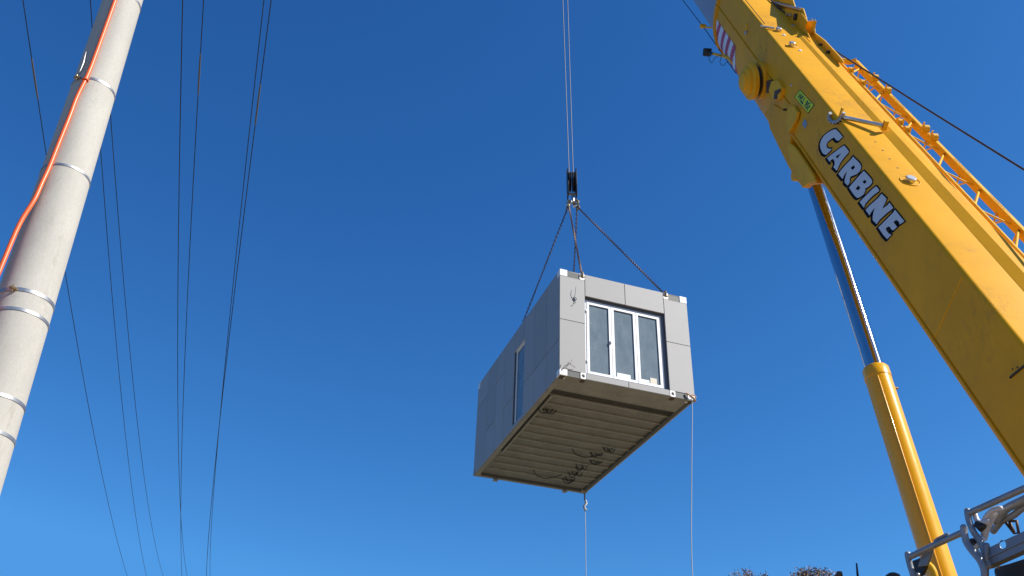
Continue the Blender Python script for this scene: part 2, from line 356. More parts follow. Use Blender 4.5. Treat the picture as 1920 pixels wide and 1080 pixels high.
# ------------------------------------------------------------------ overhead wires
UA = R(-16.5); ud = Vector((math.sin(UA), math.cos(UA), 0)); ul = Vector((math.cos(UA), -math.sin(UA), 0))
WIRES = {
 'A': ([(44.4,0),(65,148),(84,270),(120,507),(137,600),(169,780),(206,950),(238,1080)], -3.78, .0085, 'overhead wire passing behind the concrete pole, farthest from the cabin', (65, 148)),
 'B': ([(171,0),(188.7,280),(204,500),(213,600),(232,780),(253,950),(274,1080)], -3.06, .0075, 'overhead wire emerging closest behind the right edge of the concrete pole', None),
 'C': ([(195,0),(206.5,207),(214,320),(227,500),(238,600),(256,780),(280,950),(305.5,1080)], -2.79, .0075, 'overhead wire just right of the concrete pole, second of the two thin ones there', None),
 'D': ([(344,0),(335.5,300),(332.5,780),(337.5,930),(340,960),(350.5,1080)], -1.86, .0085, 'overhead wire without a sleeve in the middle pair of wires', None),
 'E': ([(383,0),(374,120),(364,300),(342.5,780),(339.7,930),(341,1080)], -1.80, .0085, 'overhead wire with a splice sleeve in the middle pair of wires', (373.5, 140)),
 'F': ([(496,0),(460.5,300),(413,780),(399,950),(394,1080)], -.985, .0085, 'overhead wire without a sleeve in the pair nearest the cabin', None),
 'G': ([(508.6,0),(470,300),(413,780),(396,950),(387,1080)], -.97, .0095, 'overhead wire with a splice sleeve in the pair nearest the cabin', (480.5, 208)),
}
def polyfit2(ts, zs):
    S = [sum(t ** k for t in ts) for k in range(5)]; Tt = [sum(z * t ** k for t, z in zip(ts, zs)) for k in range(3)]
    A = Matrix(((S[0], S[1], S[2]), (S[1], S[2], S[3]), (S[2], S[3], S[4]))); return A.inverted() @ Vector(Tt)
for key, (px, s0, rad, lab, spl) in WIRES.items():
    s0 *= 1.15
    P = [at_plane(x, y, CAM + ul * s0, ul) for x, y in px]
    c = polyfit2([p.dot(ud) for p in P], [p.z for p in P])
    def wp(t, c=c, s0=s0): return Vector((0, 0, c[0] + c[1] * t + c[2] * t * t)) + ud * t + ul * s0
    mb = MB(); mb.tube([wp(-4 + 49 * i / 90) for i in range(91)], rad * .92, 6)
    o = mb.build('overhead_wire', M['wire'], None, smooth=60); tag(o, lab, 'power line', 'overhead power lines')
    if spl:
        p = at_plane(*spl, CAM + ul * s0, ul); t = p.dot(ud)
        k = MB(); k.tube([wp(t - .42), wp(t - .36), wp(t), wp(t + .38), wp(t + .44)], [rad * 1.2, rad * 1.6, rad * 1.9, rad * 1.6, rad * 1.2], 8); k.build('splice_sleeve', M['sleeve'], o, smooth=60)

# ------------------------------------------------------------------ cabin
C0 = Vector((1.00967, 16.72893, 8.98709 + 1.6)); H, W, L = 2.658, 3.166, 6.056
def Rm(yaw, tx, ty):
    return Matrix.Rotation(yaw, 3, 'Z') @ Matrix.Rotation(tx, 3, 'X') @ Matrix.Rotation(ty, 3, 'Y')
RC = Rm(R(18.979), R(.4435), R(1.2896))
def K(x, y=None, z=None):
    v = Vector((x, y, z)) if y is not None else Vector(x)
    return C0 + RC @ v
cabin = empty('modular_cabin', K(W / 2, L / 2, 0), 'pale grey modular cabin with a three pane glazed end hanging from chains', 'cabin')
def kbox(name, a, b, m, parent=cabin, bevel=0):
    return MB().box(a, b, K).build(name, m, parent, bevel=bevel)
G = .013; TH = .035
# structural shell behind the cladding (front opening x .60-2.565, z .135-2.09; side window y 2.29-2.99, z .10-2.09)
sh = MB()
t0, t1 = TH, TH + .09
for a, b in (((t0, t0, .0), (.60, t1, H - .02)), ((2.565, t0, .0), (W - t0, t1, H - .02)), ((.60, t0, 0), (2.565, t1, .135)), ((.60, t0, 2.09), (2.565, t1, H - .02)),
             ((t0, t1, .0), (t1, 2.29, H - .02)), ((t0, 2.99, 0), (t1, L - t0, H - .02)), ((t0, 2.29, 0), (t1, 2.99, .10)), ((t0, 2.29, 2.09), (t1, 2.99, H - .02)),
             ((W - t1, t1, 0), (W - t0, L - t0, H - .02)), ((t1, L - t1, 0), (W - t1, L - t0, H - .02))):
    sh.box(a, b, K)
sh.build('wall_frame', M['gap'], cabin)
kbox('roof', (.01, .01, H - .018), (W - .01, L - .01, H), M['clad'])
kbox('ceiling', (t1 + .002, t1 + .002, H - .22), (W - t1 - .002, L - t1 - .002, H - .2), M['inside'])
iw = MB()
iw.box((t1 + .003, t1 + .02, .16), (t1 + .012, 2.27, 2.43), K); iw.box((t1 + .003, 3.01, .16), (t1 + .012, L - t1 - .02, 2.43), K)
iw.box((W - t1 - .012, t1 + .02, .16), (W - t1 - .003, L - t1 - .02, 2.43), K); iw.box((t1 + .02, L - t1 - .02, .16), (W - t1 - .02, L - t1 - .01, 2.43), K)
iw.build('interior_lining', M['inside'], cabin)
# cladding boards: front
def panel(a, b): return kbox('cladding_panel', a, b, M['clad'], cabin, .003)
ct = .165   # casting strip height
cb = .13
for a, b in (((0, 0, 1.35 + G), (.595, TH, H - ct)), ((0, 0, cb + .004), (.595, TH, 1.35)),
             ((2.572, 0, 1.35 + G), (W, TH, H - ct)), ((2.572, 0, cb + .004), (W, TH, 1.35)),
             ((.595 + G, 0, 2.09), (1.58, TH, H)), ((1.58 + G, 0, 2.09), (2.572 - G, TH, H)),
             ((.595 + G, 0, .0), (1.58, TH, .135)), ((1.58 + G, 0, .0), (2.572 - G, TH, .135))): panel(a, b)
# side boards
ys = [TH + .003, .82, 1.58, 2.29]
for i in range(3):
    panel((0, ys[i] + G / 2, .0), (TH, ys[i + 1] - G / 2, .86)); panel((0, ys[i] + G / 2, .86 + G), (TH, ys[i + 1] - G / 2, H))
panel((0, 2.29 + G / 2, .0), (TH, 2.99 - G / 2, .10)); panel((0, 2.29 + G / 2, 2.09), (TH, 2.99 - G / 2, H))
ys = [2.99, 3.70, 4.40, 5.12, L]
for i in range(4):
    zz = (.86, 1.9)[i % 2]
    panel((0, ys[i] + G / 2, .0), (TH, ys[i + 1] - G / 2, zz)); panel((0, ys[i] + G / 2, zz + G), (TH, ys[i + 1] - G / 2, H))
for i in range(6):
    y0, y1 = TH + (L - TH) * i / 6, TH + (L - TH) * (i + 1) / 6
    panel((W - TH, y0 + G / 2, 0), (W, y1 - G / 2, H))
for i in range(3): panel((TH + (W - 2 * TH) * i / 3 + G / 2, L - TH, 0), (TH + (W - 2 * TH) * (i + 1) / 3 - G / 2, L, H))
# corner castings: outer block, recessed pocket, inner lug with a hole
def casting(x0, s, z0, z1, hole=True):
    # s=+1: outer block at x0 going right (left corner); s=-1: right corner
    def X(u): return x0 + s * u
    def bx(mb, u0, u1, y0, y1, za, zb): mb.box((min(X(u0), X(u1)), y0, za), (max(X(u0), X(u1)), y1, zb), K)
    mb = MB(); bx(mb, -.004, .175, -.004, .17, z0, z1)
    o = mb.build('corner_casting', M['castwhite'], cabin, bevel=.006); mb = MB()
    if hole:
        # lug plate as a frame round an oval hole
        n = 24; cx, cz = .535, (z0 + z1) / 2; rx, rz = .036, .04
        inner = [(cx + rx * math.cos(2 * math.pi * k / n), cz + rz * math.sin(2 * math.pi * k / n)) for k in range(n)]
        outer = []
        for k in range(n):
            c, s_ = math.cos(2 * math.pi * k / n), math.sin(2 * math.pi * k / n); q = max(abs(c) / .062, abs(s_) / ((z1 - z0) / 2)); outer.append((cx + c / q, cz + s_ / q))
        for y, in ((-.004,),):
            V = [K(X(u), -.004, z) for u, z in outer] + [K(X(u), -.004, z) for u, z in inner] + [K(X(u), .029, z) for u, z in inner] + [K(X(u), .029, z) for u, z in outer]
            fs = []
            for k in range(n):
                j = (k + 1) % n
                fs += [(k, j, n + j, n + k), (n + k, n + j, 2 * n + j, 2 * n + k), (3 * n + k, 3 * n + j, j, k)]
            mb.add(V, fs)
    lg = mb.build('lifting_lug', M['castwhite'], cabin)
    hb = MB(); bx(hb, .475, .593, .03, .1, z0 + .005, z1 - .005); hb.build('hole_backing', M['tyre'], lg)
    pk = MB(); bx(pk, .178, .47, .010, .016, z0 + .006, z1 - .004)
    pk.build('forklift_pocket', M['pocket'], o)
for x0, s in ((0, 1), (W, -1)):
    casting(x0, s, H - ct + .004, H + .012); casting(x0, s, -.012, cb)
for x0, s in ((0, 1), (W, -1)):
    for z0, z1 in ((-.012, cb), (H - ct, H + .012)):
        mb = MB(); mb.box((min(x0 - s * .004, x0 + s * .175), L - .17, z0), (max(x0 - s * .004, x0 + s * .175), L + .004, z1), K); mb.build('corner_casting', M['castwhite'] if z0 > 1 else M['under'], cabin, bevel=.006)
# front glazed doors: outer frame + three leaves
fy0, fy1 = .085, .125
X0f, X1f, Z0f, Z1f = .615, 2.505, .138, 2.045
kbox('head_flashing', (.602, .06, 2.048), (2.563, .12, 2.088), M['flash']); kbox('jamb_flashing', (2.51, .055, .14), (2.563, .12, 2.046), M['flash'])  # dark strips painting the shade under the lintel and on the jamb
of = MB(); e = .045
for a, b in (((X0f, fy0, Z0f), (X1f, fy1, Z0f + e)), ((X0f, fy0, Z1f - e), (X1f, fy1, Z1f)), ((X0f, fy0, Z0f + e), (X0f + e, fy1, Z1f - e)), ((X1f - e, fy0, Z0f + e), (X1f, fy1, Z1f - e))): of.box(a, b, K)
of.build('door_frame', M['alu'], cabin, bevel=.004)
lw = (X1f - X0f - 2 * e) / 3
for i in range(3):
    a0 = X0f + e + lw * i + .004; a1 = a0 + lw - .008; z0, z1 = Z0f + e + .004, Z1f - e - .004; st = .062
    lf = MB()
    for a, b in (((a0, fy0 - .012, z0), (a1, fy1 - .005, z0 + st)), ((a0, fy0 - .012, z1 - st), (a1, fy1 - .005, z1)), ((a0, fy0 - .012, z0 + st), (a0 + st, fy1 - .005, z1 - st)), ((a1 - st, fy0 - .012, z0 + st), (a1, fy1 - .005, z1 - st))): lf.box(a, b, K)
    lo = lf.build('glazed_door', M['alu'], cabin, bevel=.004)
    kbox('glass_pane', (a0 + st, fy0 + .012, z0 + st), (a1 - st, fy0 + .018, z1 - st), M['glass'], lo)
    gs = MB(); q = .008
    for a, b in (((a0 + st, fy0 + .001, z0 + st), (a0 + st + q, fy0 + .011, z1 - st)), ((a1 - st - q, fy0 + .001, z0 + st), (a1 - st, fy0 + .011, z1 - st)), ((a0 + st + q, fy0 + .001, z1 - st - q), (a1 - st - q, fy0 + .011, z1 - st)), ((a0 + st + q, fy0 + .001, z0 + st), (a1 - st - q, fy0 + .011, z0 + st + q))): gs.box(a, b, K)
    gs.build('gasket', M['flash'], lo)
    if i == 0:
        hd = MB(); hd.box((a1 - .038, fy0 - .05, 1.02), (a1 - .02, fy0 - .014, 1.10), K); hd.build('handle', M['steel'], lo, bevel=.004)
        for z in (1.72, .45): MB().box((a0 - .012, fy0 - .03, z), (a0 + .012, fy0 - .013, z + .07), K).build('hinge', M['steel'], lo, bevel=.004)
    if i == 1: kbox('notice_sheet', (a0 + .10, fy0 + .005, z0 + st + .002), (a0 + .42, fy0 + .008, z0 + st + .11), M['paper'], lo)
    if i == 2:
        kbox('notice_sheet', (a0 + .07, fy0 + .005, z0 + st + .002), (a0 + .27, fy0 + .008, z0 + st + .075), M['paper'], lo)
        kbox('card_label', (a0 + .29, fy0 + .004, z0 + st + .002), (a0 + .45, fy0 + .008, z0 + st + .15), M['card'], lo)
# side slot window
sw = MB(); e = .045
for a, b in (((.045, 2.295, .105), (.09, 2.345, 2.085)), ((.045, 2.915, .105), (.09, 2.985, 2.085)), ((.045, 2.345, .105), (.09, 2.915, .15)), ((.045, 2.345, 2.04), (.09, 2.915, 2.085))): sw.box(a, b, K)
so_ = sw.build('side_window', M['palegrey_win'], cabin, bevel=.004)
kbox('glass_pane', (.060, 2.345, .15), (.066, 2.915, 2.04), M['glass'], so_)
kbox('reveal', (.008, 2.978, .11), (.043, 2.987, 2.08), M['gap'], so_); kbox('reveal', (.008, 2.30, 2.078), (.043, 2.975, 2.087), M['alu'], so_)  # far jamb coloured dark to stand in for its shade
# loose cable tails on the front boards
def tail(pts, r=.005):
    mb = MB(); mb.tube(smooth_path([K(*p) for p in pts], 5), r, 6); return mb.build('cable_tail', M['black'], cabin, smooth=60)
tail([(.33, 0, 1.98), (.34, -.05, 2.02), (.345, -.07, 2.16), (.36, -.06, 2.24)])
mb = MB(); mb.torus(K(.345, -.02, 1.93), RC @ Vector((.3, 1, .2)), .035, .008, 16, 6); mb.lathe(K(.345, 0, 1.93), RC @ Vector((0, -1, 0)), [(0, .03), (.012, .026), (.016, .012)], 14); mb.build('cable_outlet', M['flash'], cabin, smooth=50)
tail([(.34, 0, 1.88), (.36, -.035, 1.84), (.33, -.05, 1.80), (.30, -.03, 1.79)], .005)
tail([(.05, -.01, .09), (.1, -.05, .18), (.2, -.06, .25), (.24, -.05, .30), (.25, -.04, .37)], .006); tail([(.2, -.06, .25), (.28, -.05, .22), (.34, -.03, .2)], .005)
tail([(.0, -.01, .10), (.015, -.03, .2), (-.01, -.03, .16)], .005)
# underframe
uf = MB()
BW = .10
uf.box((.0, 0.004, -.01), (W, .10, .0), K)                         # front bottom rail lip
for a, b in (((.02, .10, -.018), (.02 + BW, L - .10, .10)), ((W - .02 - BW, .10, .010), (W - .02, L - .10, .10)), ((.02, .02, -.016), (W - .02, .10, .10)), ((.02, L - .10, -.016), (W - .02, L - .02, .10))): uf.box(a, b, K)
uf.build('base_frame', M['under'], cabin, bevel=.008)
kbox('floor_sheet', (.05, .05, .066), (W - .05, L - .05, .125), M['underdk'])
kbox('floor', (t1, t1, .136), (W - t1, L - t1, .15), M['card'])
kbox('front_plate', (.125, .105, .004), (W - .125, .66, .012), M['under'])
yb = [1.0 + .405 * i for i in range(12)]
for i, y in enumerate(yb):
    mb = MB(); mb.box((.255, y, .028), (W - .121, y + .055, .034), K); mb.box((.255, y + .002, .035), (W - .121, y + .008, .065), K)
    mb.build('cross_member', M['under'], cabin)
kbox('pocket_void', (.125, .70, .050), (W - .121, .985, .064), M['gapdark'])  # dark sheet painting the shade inside the fork pocket
kbox('pocket_web', (.125, .664, .0), (W - .121, .69, .065), M['under']); kbox('pocket_web', (.125, .986, .02), (W - .121, .996, .065), M['under'])
kbox('inner_rail', (.205, 1.0, .0), (.25, 4.35, .065), M['under']); kbox('rail_slot', (.122, 1.0, .045), (.203, 4.35, .064), M['gapdark'])  # dark strip beside the rail paints the shade of the slot
for x in (.55, 1.75 + .75):
    mb = MB(); mb.box((x, L - .11, -.06), (x + .07, L - .03, -.019), K); mb.box((x - .03, L - .13, -.075), (x + .1, L - .01, -.061), K); mb.build('bracket', M['under'], cabin, bevel=.005)
for x in (.03, W - .12, .5, 2.6):
    mb = MB(); mb.box((x, .03, -.035), (x + .09, .14, -.019), K); mb.build('lock_plate', M['chain'], cabin, bevel=.004)
for i, (x, y) in enumerate(((2.35, 3.5), (2.6, 3.1), (2.5, 4.0), (2.4, 4.45), (2.45, 4.9), (2.35, 5.35), (.42, 1.75))):
    mb = MB(); rr = random.Random(i); pts = []
    for j in range(3):
        o_ = rr.uniform(-.12, .12); u_ = rr.uniform(.07, .15); yy_ = y + rr.uniform(-.08, .08); dd = rr.uniform(.03, .08)
        mb.tube(smooth_path([K(x + o_ - u_, yy_, .06), K(x + o_ - u_ * .5, yy_ + .02, .03 - dd), K(x + o_ + u_ * .5, yy_ + .03, .03 - dd), K(x + o_ + u_, yy_, .06)], 4), .011, 6); mb.build('dangling_cable', M['black'], cabin, smooth=60)
for x, y in ((1.75, 3.55), (1.35, 5.2)):
    mb = MB(); mb.tube(smooth_path([K(x, y, .07), K(x + .1, y + .02, -.06), K(x + .35, y + .03, -.10), K(x + .62, y - .05, -.04), K(x + .8, y - .1, .05)], 5), .012, 6); mb.build('dangling_cable', M['black'], cabin, smooth=60)

# ------------------------------------------------------------------ hook block, ropes, chain slings
CX, CY = 1.64, 20.1
def hk(px, py): return at_fwd(px, py, CY)
hb_top, hb_bot = hk(1072.5, 322), hk(1073, 369)
hookp = hk(1073, 386)
hook = empty('hook_block', hb_bot, 'black crane hook block hanging between hoist ropes and chains', 'hook block')
def hbT(v): return hb_bot + Vector((v[0], v[1], v[2]))
hh = hb_top.z - hb_bot.z
for x in (-.135, .105):
    mb = MB(); prof = [(-.20, 0), (.20, 0), (.26, .25), (.26, hh * .8), (.16, hh), (-.16, hh), (-.26, hh * .8), (-.26, .25)]
    mb.prism([hbT((x, a, z)) for a, z in prof], [hbT((x + .03, a, z)) for a, z in prof]); mb.build('cheek_plate', M['blocksteel'], hook, bevel=.006)
for x in (-.055, .055):
    mb = MB(); mb.lathe(hbT((x, 0, hh * .58)), (1, 0, 0), [(-.035, .05), (-.035, .30), (-.02, .30), (0, .265), (.02, .30), (.035, .30), (.035, .05)], 28); mb.build('sheave', M['blocksteel'], hook, smooth=40)
for z in (.1, hh - .06):
    mb = MB(); mb.lathe(hbT((0, 0, z)), (1, 0, 0), [(-.15, .035), (.15, .035)], 14); mb.build('cross_pin', M['brass'], hook, smooth=40)
mb = MB(); mb.lathe(hbT((.02, 0, -.18)), (0, 0, 1), [(0, .045), (.22, .045)], 14); mb.torus(hbT((.02, 0, -.26)), (0, 1, 0), .10, .035, 20, 8, arc=(-2.6, 1.7)); mb.build('hook', M['steel'], hook, smooth=50)
for s, mm in ((-1, 'steel'), (1, 'brass')):
    mb = MB(); mb.torus(hbT((.10 * s, 0, -.22)), (0.5, 1, 0), .075, .028, 18, 8); mb.tube([hbT((.10 * s, -.1, -.16)), hbT((.10 * s, .1, -.16))], .025, 8); mb.build('shackle', M[mm], hook, smooth=50)
mb = MB(); mb.tube([hbT((-.12, 0, -.20)), hbT((.14, 0, -.24))], .03, 10); mb.build('link_bar', M['brass'], hook, smooth=50)
TIPZ = 41.0
def rope_at(px0, px1, label, dy):
    a = at_fwd(px1, 322, CY + dy); b = at_fwd(px0, 0, CY + dy)
    d = (b - a) / (b.z - a.z); mb = MB(); mb.tube([a + d * t for t in (-.35, 0, 4, 10, 16, TIPZ - a.z)], .0115, 8)
    tag(mb.build('hoist_rope', M['rope'], None, smooth=60), label, 'rope', 'hoist rope falls')
rope_at(1055.2, 1067, 'grey hoist rope fall entering the left of the hook block', -.08)
rope_at(1064.2, 1074.6, 'pale hoist rope fall entering the right of the hook block', .06)
def chain(a, b, label, big=1.0):
    o = empty('chain_sling', a, label, 'chain', 'lifting chains of the cabin')
    a = Vector(a); b = Vector(b); d = (b - a); Ln = d.length; d.normalize(); pitch = .062; n = int(Ln / pitch)
    u = d.cross(Vector((0, 0, 1))).normalized(); w_ = d.cross(u)
    mb = MB()
    for i in range(n):
        c = a + d * (pitch * (i + .5)); ang = .5 * i * math.pi + .04 * i
        nrm = u * math.cos(ang) + w_ * math.sin(ang)
        mb.torus(c, nrm, .0215, .0095, 8, 4, sx=2.0, udir=d)
    mb.build('links', M['chain'], o, smooth=60)
    k = MB(); k.torus(b - d * .03 + Vector((0, 0, .02)), RC @ Vector((1, 0, 0)), .05, .018, 14, 7, sx=1.4, udir=(0, 0, 1)); k.tube([b + RC @ Vector((-.06, 0, -.02)), b + RC @ Vector((.06, 0, -.02))], .016, 8); k.build('shackle', M['brass'], o, smooth=50)
    k = MB(); k.torus(a + d * .06, u, .055, .02, 14, 7, sx=1.5, udir=d); k.build('top_hook', M['brass'], o, smooth=50)
sl, srr = hbT((-.11, 0, -.32)), hbT((.13, 0, -.36))
chain(sl, K(.535, .0, H - .05), 'brown lifting chain down to the near left corner above the glass doors')
chain(srr, K(W - .535, .0, H - .05), 'brown lifting chain slanting to the right front corner of the cabin')
chain(sl, K(.535, L - .02, H - .02), 'brown lifting chain slanting left to the hidden far left corner')
chain(srr, K(W - .535, L - .02, H - .02), 'brown lifting chain dropping behind the cabin roof to the far right')

# tag lines
def tagline(top, px, label, knots=()):
    p = [top] + [at_fwd(x, y, lin(top.y, top.y - .2, i / len(px))) for i, (x, y) in enumerate(px)]
    e = p[-1]; p += [e + Vector((.02, 0, -2)), e + Vector((-.05, -.1, -(e.z) + .05))]
    o = empty('tag_line', top, label, 'rope', 'tag lines')
    mb = MB(); mb.tube(smooth_path(p, 5), .0095, 8); mb.build('line', M['twine'], o, smooth=60)
    return o
tb = K(W - .02, L - .02, -.02)
o = tagline(tb, [(1097, 950), (1098, 1000), (1099, 1080)], 'white tag line with a knot below the far bottom corner of the cabin')
mb = MB(); mb.tube([tb, at_fwd(1096.5, 938, tb.y)], .022, 8); mb.build('hanging_loop', M['black'], o, smooth=50)
mb = MB(); a = at_fwd(1097, 938, tb.y); b = at_fwd(1097, 958, tb.y); mb.tube([a + Vector((.015, 0, 0)), lin(a, b, .3) + Vector((.04, -.02, 0)), lin(a, b, .6) + Vector((-.03, -.02, 0)), b], [.025, .034, .036, .022], 8); mb.tube([lin(a, b, .7), lin(a, b, .9) + Vector((.05, -.02, -.02))], .018, 6); mb.build('knot', M['twine'], o, smooth=60)
tb = K(W - .1, -.012, .02)
o = tagline(tb, [(1298, 770), (1296.8, 900), (1298.5, 1080)], 'white tag line hanging from the right front corner beside the glass doors')
mb = MB(); mb.tube(smooth_path([K(W - .22, -.02, .13), K(W - .13, -.05, .07), K(W - .03, -.045, .01), K(W + .012, .02, -.015), K(W - .06, -.03, -.02)], 4), .018, 8); mb.tube(smooth_path([K(W - .1, -.02, .11), K(W - .02, -.035, .10), K(W + .01, -.03, .05)], 4), .015, 8); mb.build('knot', M['twineo'], o, smooth=60)

# ------------------------------------------------------------------ crane
vpd = ray(900, -600).normalized(); hv = Vector((vpd.y, -vpd.x, 0)).normalized(); nv = hv.cross(vpd)
if nv.z < 0: nv = -nv
X0, Y0 = 5.25, -4.524
def Bp(a, r, q): return CAM + vpd * a + hv * (X0 + r) + nv * (Y0 + q)
def onR(px, py, r):
    v = ray(px, py); P = v * ((X0 + r) / v.dot(hv)); return P.dot(vpd), P.dot(nv) - Y0
def onQ(px, py, q):
    v = ray(px, py); P = v * ((Y0 + q) / v.dot(nv)); return P.dot(vpd), P.dot(hv) - X0
BWid = .84
PIV = Bp(2.6, BWid / 2, -.45)
crane = empty('mobile_crane', (PIV.x, PIV.y + 1.2, 0), 'yellow mobile crane with a lettered telescopic boom and a chrome lift cylinder', 'crane')

# main boom section
def arc(cx, cq, rad, a0, a1, n=6): return [(cx + rad * math.cos(R(lin(a0, a1, i / n))), cq + rad * math.sin(R(lin(a0, a1, i / n)))) for i in range(n + 1)]
def prof(split, ry, lip=0, grow=0.0):
    w_ = BWid; rc = .045; P = []
    P += arc(rc, -rc, rc, 180, 90); P += arc(w_ - rc, -rc, rc, 90, 0)
    right = [(w_, -split + .03), (w_ - .018, -split + .026), (w_ - .018, -split + .006), (w_ + lip, -split)]
    n = 18; bel = [(w_ / 2 + (w_ / 2 + lip) * math.cos(math.pi * i / n), -split - .012 - ry * math.sin(math.pi * i / n)) for i in range(n + 1)]
    left = [(-lip, -split), (.018, -split + .006), (.018, -split + .026), (0, -split + .03)]
    return P + right + bel + left
def ring(a, p): return [Bp(a, r, q) for r, q in p]
A_SPLIT = 13.1; A_END = 18.62
mb = MB(); mb.loft([ring(1.6, prof(.86, .16, .008)), ring(A_SPLIT, prof(.86, .16, .008))])
boom = mb.build('boom', M['yellow'], crane, smooth=32)
mb = MB(); mb.loft([ring(A_SPLIT, prof(.56, .80, .0)), ring(A_SPLIT + .5, prof(.56, .93, .0)), ring(A_END, prof(.56, .93, .0))])
mb.build('boom_nose', M['yellow'], boom, smooth=32)
# rolled seam between side plate and belly
mb = MB(); mb.tube([Bp(A_SPLIT + .1, -.004, -.565), Bp(A_END, -.004, -.565)], .007, 6); mb.build('weld_seam', M['yellow_plain'], boom, smooth=60)
for a_ in (7.6, 12.75):
    mb = MB(); mb.tube([Bp(a_, -.001, -.05), Bp(a_ + .01, -.001, -.83)], .006, 6); mb.build('weld_seam', M['yellow_plain'], boom, smooth=60)
# raised rail along the top
def railring(a, r0, s_, r1): return [Bp(a, r0, .001), Bp(a, r0 + s_, s_ * .466), Bp(a, r1, s_ * .466), Bp(a, r1 + .01, .001)]
a_bar = onQ(1657, 243, .0)[0]
mb = MB(); mb.loft([railring(2.2, .474, .132, .795), railring(6.5, .478, .124, .785), railring(a_bar, .489, .109, .675)]); mb.build('top_rail', M['yellow'], boom, bevel=.004)
mb = MB(); mb.loft([railring(a_bar + .003, .497, .076, .66), railring(13.4, .503, .063, .62), railring(15.3, .509, .048, .585)]); mb.build('top_rail', M['yellow'], boom, bevel=.004)
# end collar
def scaled(p, s, dq=0): cx, cq = BWid / 2, -.62; return [(cx + (r - cx) * s, cq + (q - cq) * s) for r, q in p]
P0 = prof(.56, .93, 0)
mb = MB(); mb.loft([ring(A_END - .16, scaled(P0, 1.005)), ring(A_END - .16, scaled(P0, 1.07)), ring(A_END + .02, scaled(P0, 1.07)), ring(A_END + .02, scaled(P0, .97))]); mb.build('end_collar', M['yellow'], boom, smooth=32)
# hazard stripes wrapped round the belly
mb = MB(); a0, a1 = 16.75, 18.42; na, nt_ = 56, 14
def bel_pt(a, th): return Bp(a, BWid / 2 - (BWid / 2 + .004) * math.cos(th), -.572 - .934 * math.sin(th))
for j in range(nt_):
    t0_, t1_ = R(lin(14, 84, j / nt_)), R(lin(14, 84, (j + 1) / nt_))
    for i in range(na):
        s0, s1 = lin(a0, a1, i / na), lin(a0, a1, (i + 1) / na); sk = .06
        mb.cur = int(((s0 - sk * j + 5) / .215)) % 2
        mb.add([bel_pt(s0, t0_), bel_pt(s1, t0_), bel_pt(s1, t1_), bel_pt(s0, t1_)], [(0, 1, 2, 3)])
mb.build('hazard_stripes', [M['white'], M['red']], boom, smooth=60)
# inner telescopic sections running up to the boom head (above the picture)
P1 = scaled(P0, .88)
mb = MB(); mb.loft([ring(A_END - .3, P1), ring(29, P1)]); inner = mb.build('inner_boom_section', M['inner'], crane, smooth=32)
P2 = scaled(P0, .76); headp = Vector((CX - .1, CY - .2, TIPZ))
e1_ = [Bp(28.8, r, q) for r, q in P2]; c1 = sum(e1_, Vector()) / len(e1_); sh_ = headp - c1
mb = MB(); mb.loft([e1_, [p + sh_ * .5 for p in e1_], [p + sh_ * 1.0 for p in e1_]]); mb.build('inner_boom_section', M['inner'], crane, smooth=32)
mb = MB(); mb.lathe(headp + Vector((-.3, .3, .2)), (1, 0, 0), [(0, .3), (.04, .34), (.3, .26), (.56, .34), (.6, .3)], 24); mb.build('boom_head', M['yellow'], crane, smooth=40)

# CARBINE lettering on the side plate
def p1(x, y): return (1520 + x / 9, 230 + y / 9)
def p2(x, y): return (1590 + x / 9, 330 + y / 9)
LET = {
 'C': (p1, [(430,108),(492,172),(548,240),(480,305),(445,300),(418,268),(395,247),(340,285),(292,330),(270,372),(280,415),(310,442),(355,440),(352,462),(262,545),(212,520),(172,440),(164,370),(180,300),(230,222),(300,165),(370,125)], []),
 'A': (p1, [(570,385),(612,432),(650,482),(642,510),(562,600),(505,682),(470,760),(450,812),(390,752),(414,702),(410,650),(385,610),(340,635),(334,668),(285,600),(330,560),(420,492),(500,432)], [[(526,515),(430,570),(455,606)]]),
 'R': (p1, [(720,570),(770,622),(830,680),(860,730),(855,780),(830,830),(780,870),(720,895),(680,910),(665,950),(670,990),(650,1040),(630,1060),(580,1010),(582,960),(600,890),(625,815),(602,842),(570,890),(545,950),(475,865),(520,800),(580,730),(650,660),(705,602)], [[(735,718),(758,755),(715,800),(683,762)]]),
 'B': (p2, [(275,-85),(330,-30),(390,40),(415,80),(410,120),(380,160),(330,195),(295,212),(300,250),(270,310),(220,350),(170,372),(130,345),(80,280),(25,195),(80,130),(150,50),(220,-30)], [[(295,65),(322,95),(290,135),(250,100)],[(185,160),(218,200),(175,245),(135,215)]]),
 'I': (p2, [(485,175),(535,235),(520,265),(440,320),(360,400),(300,470),(275,535),(205,440),(260,380),(340,300),(420,220)], []),
 'N': (p2, [(575,300),(658,382),(640,440),(585,555),(680,490),(706,450),(766,530),(758,552),(680,612),(600,682),(540,742),(490,812),(425,745),(425,680),(440,600),(466,533),(430,570),(400,610),(370,665),(305,575),(360,510),(440,440),(520,370)], []),
 'E': (p2, [(800,570),(880,668),(960,766),(880,816),(865,770),(820,740),(775,777),(835,860),(770,920),(738,900),(715,858),(685,852),(640,890),(665,932),(700,978),(742,990),(670,1066),(600,990),(520,870),(600,790),(700,690),(770,620)], []),
}
def area(p): return .5 * sum(p[i][0] * p[(i + 1) % len(p)][1] - p[(i + 1) % len(p)][0] * p[i][1] for i in range(len(p)))
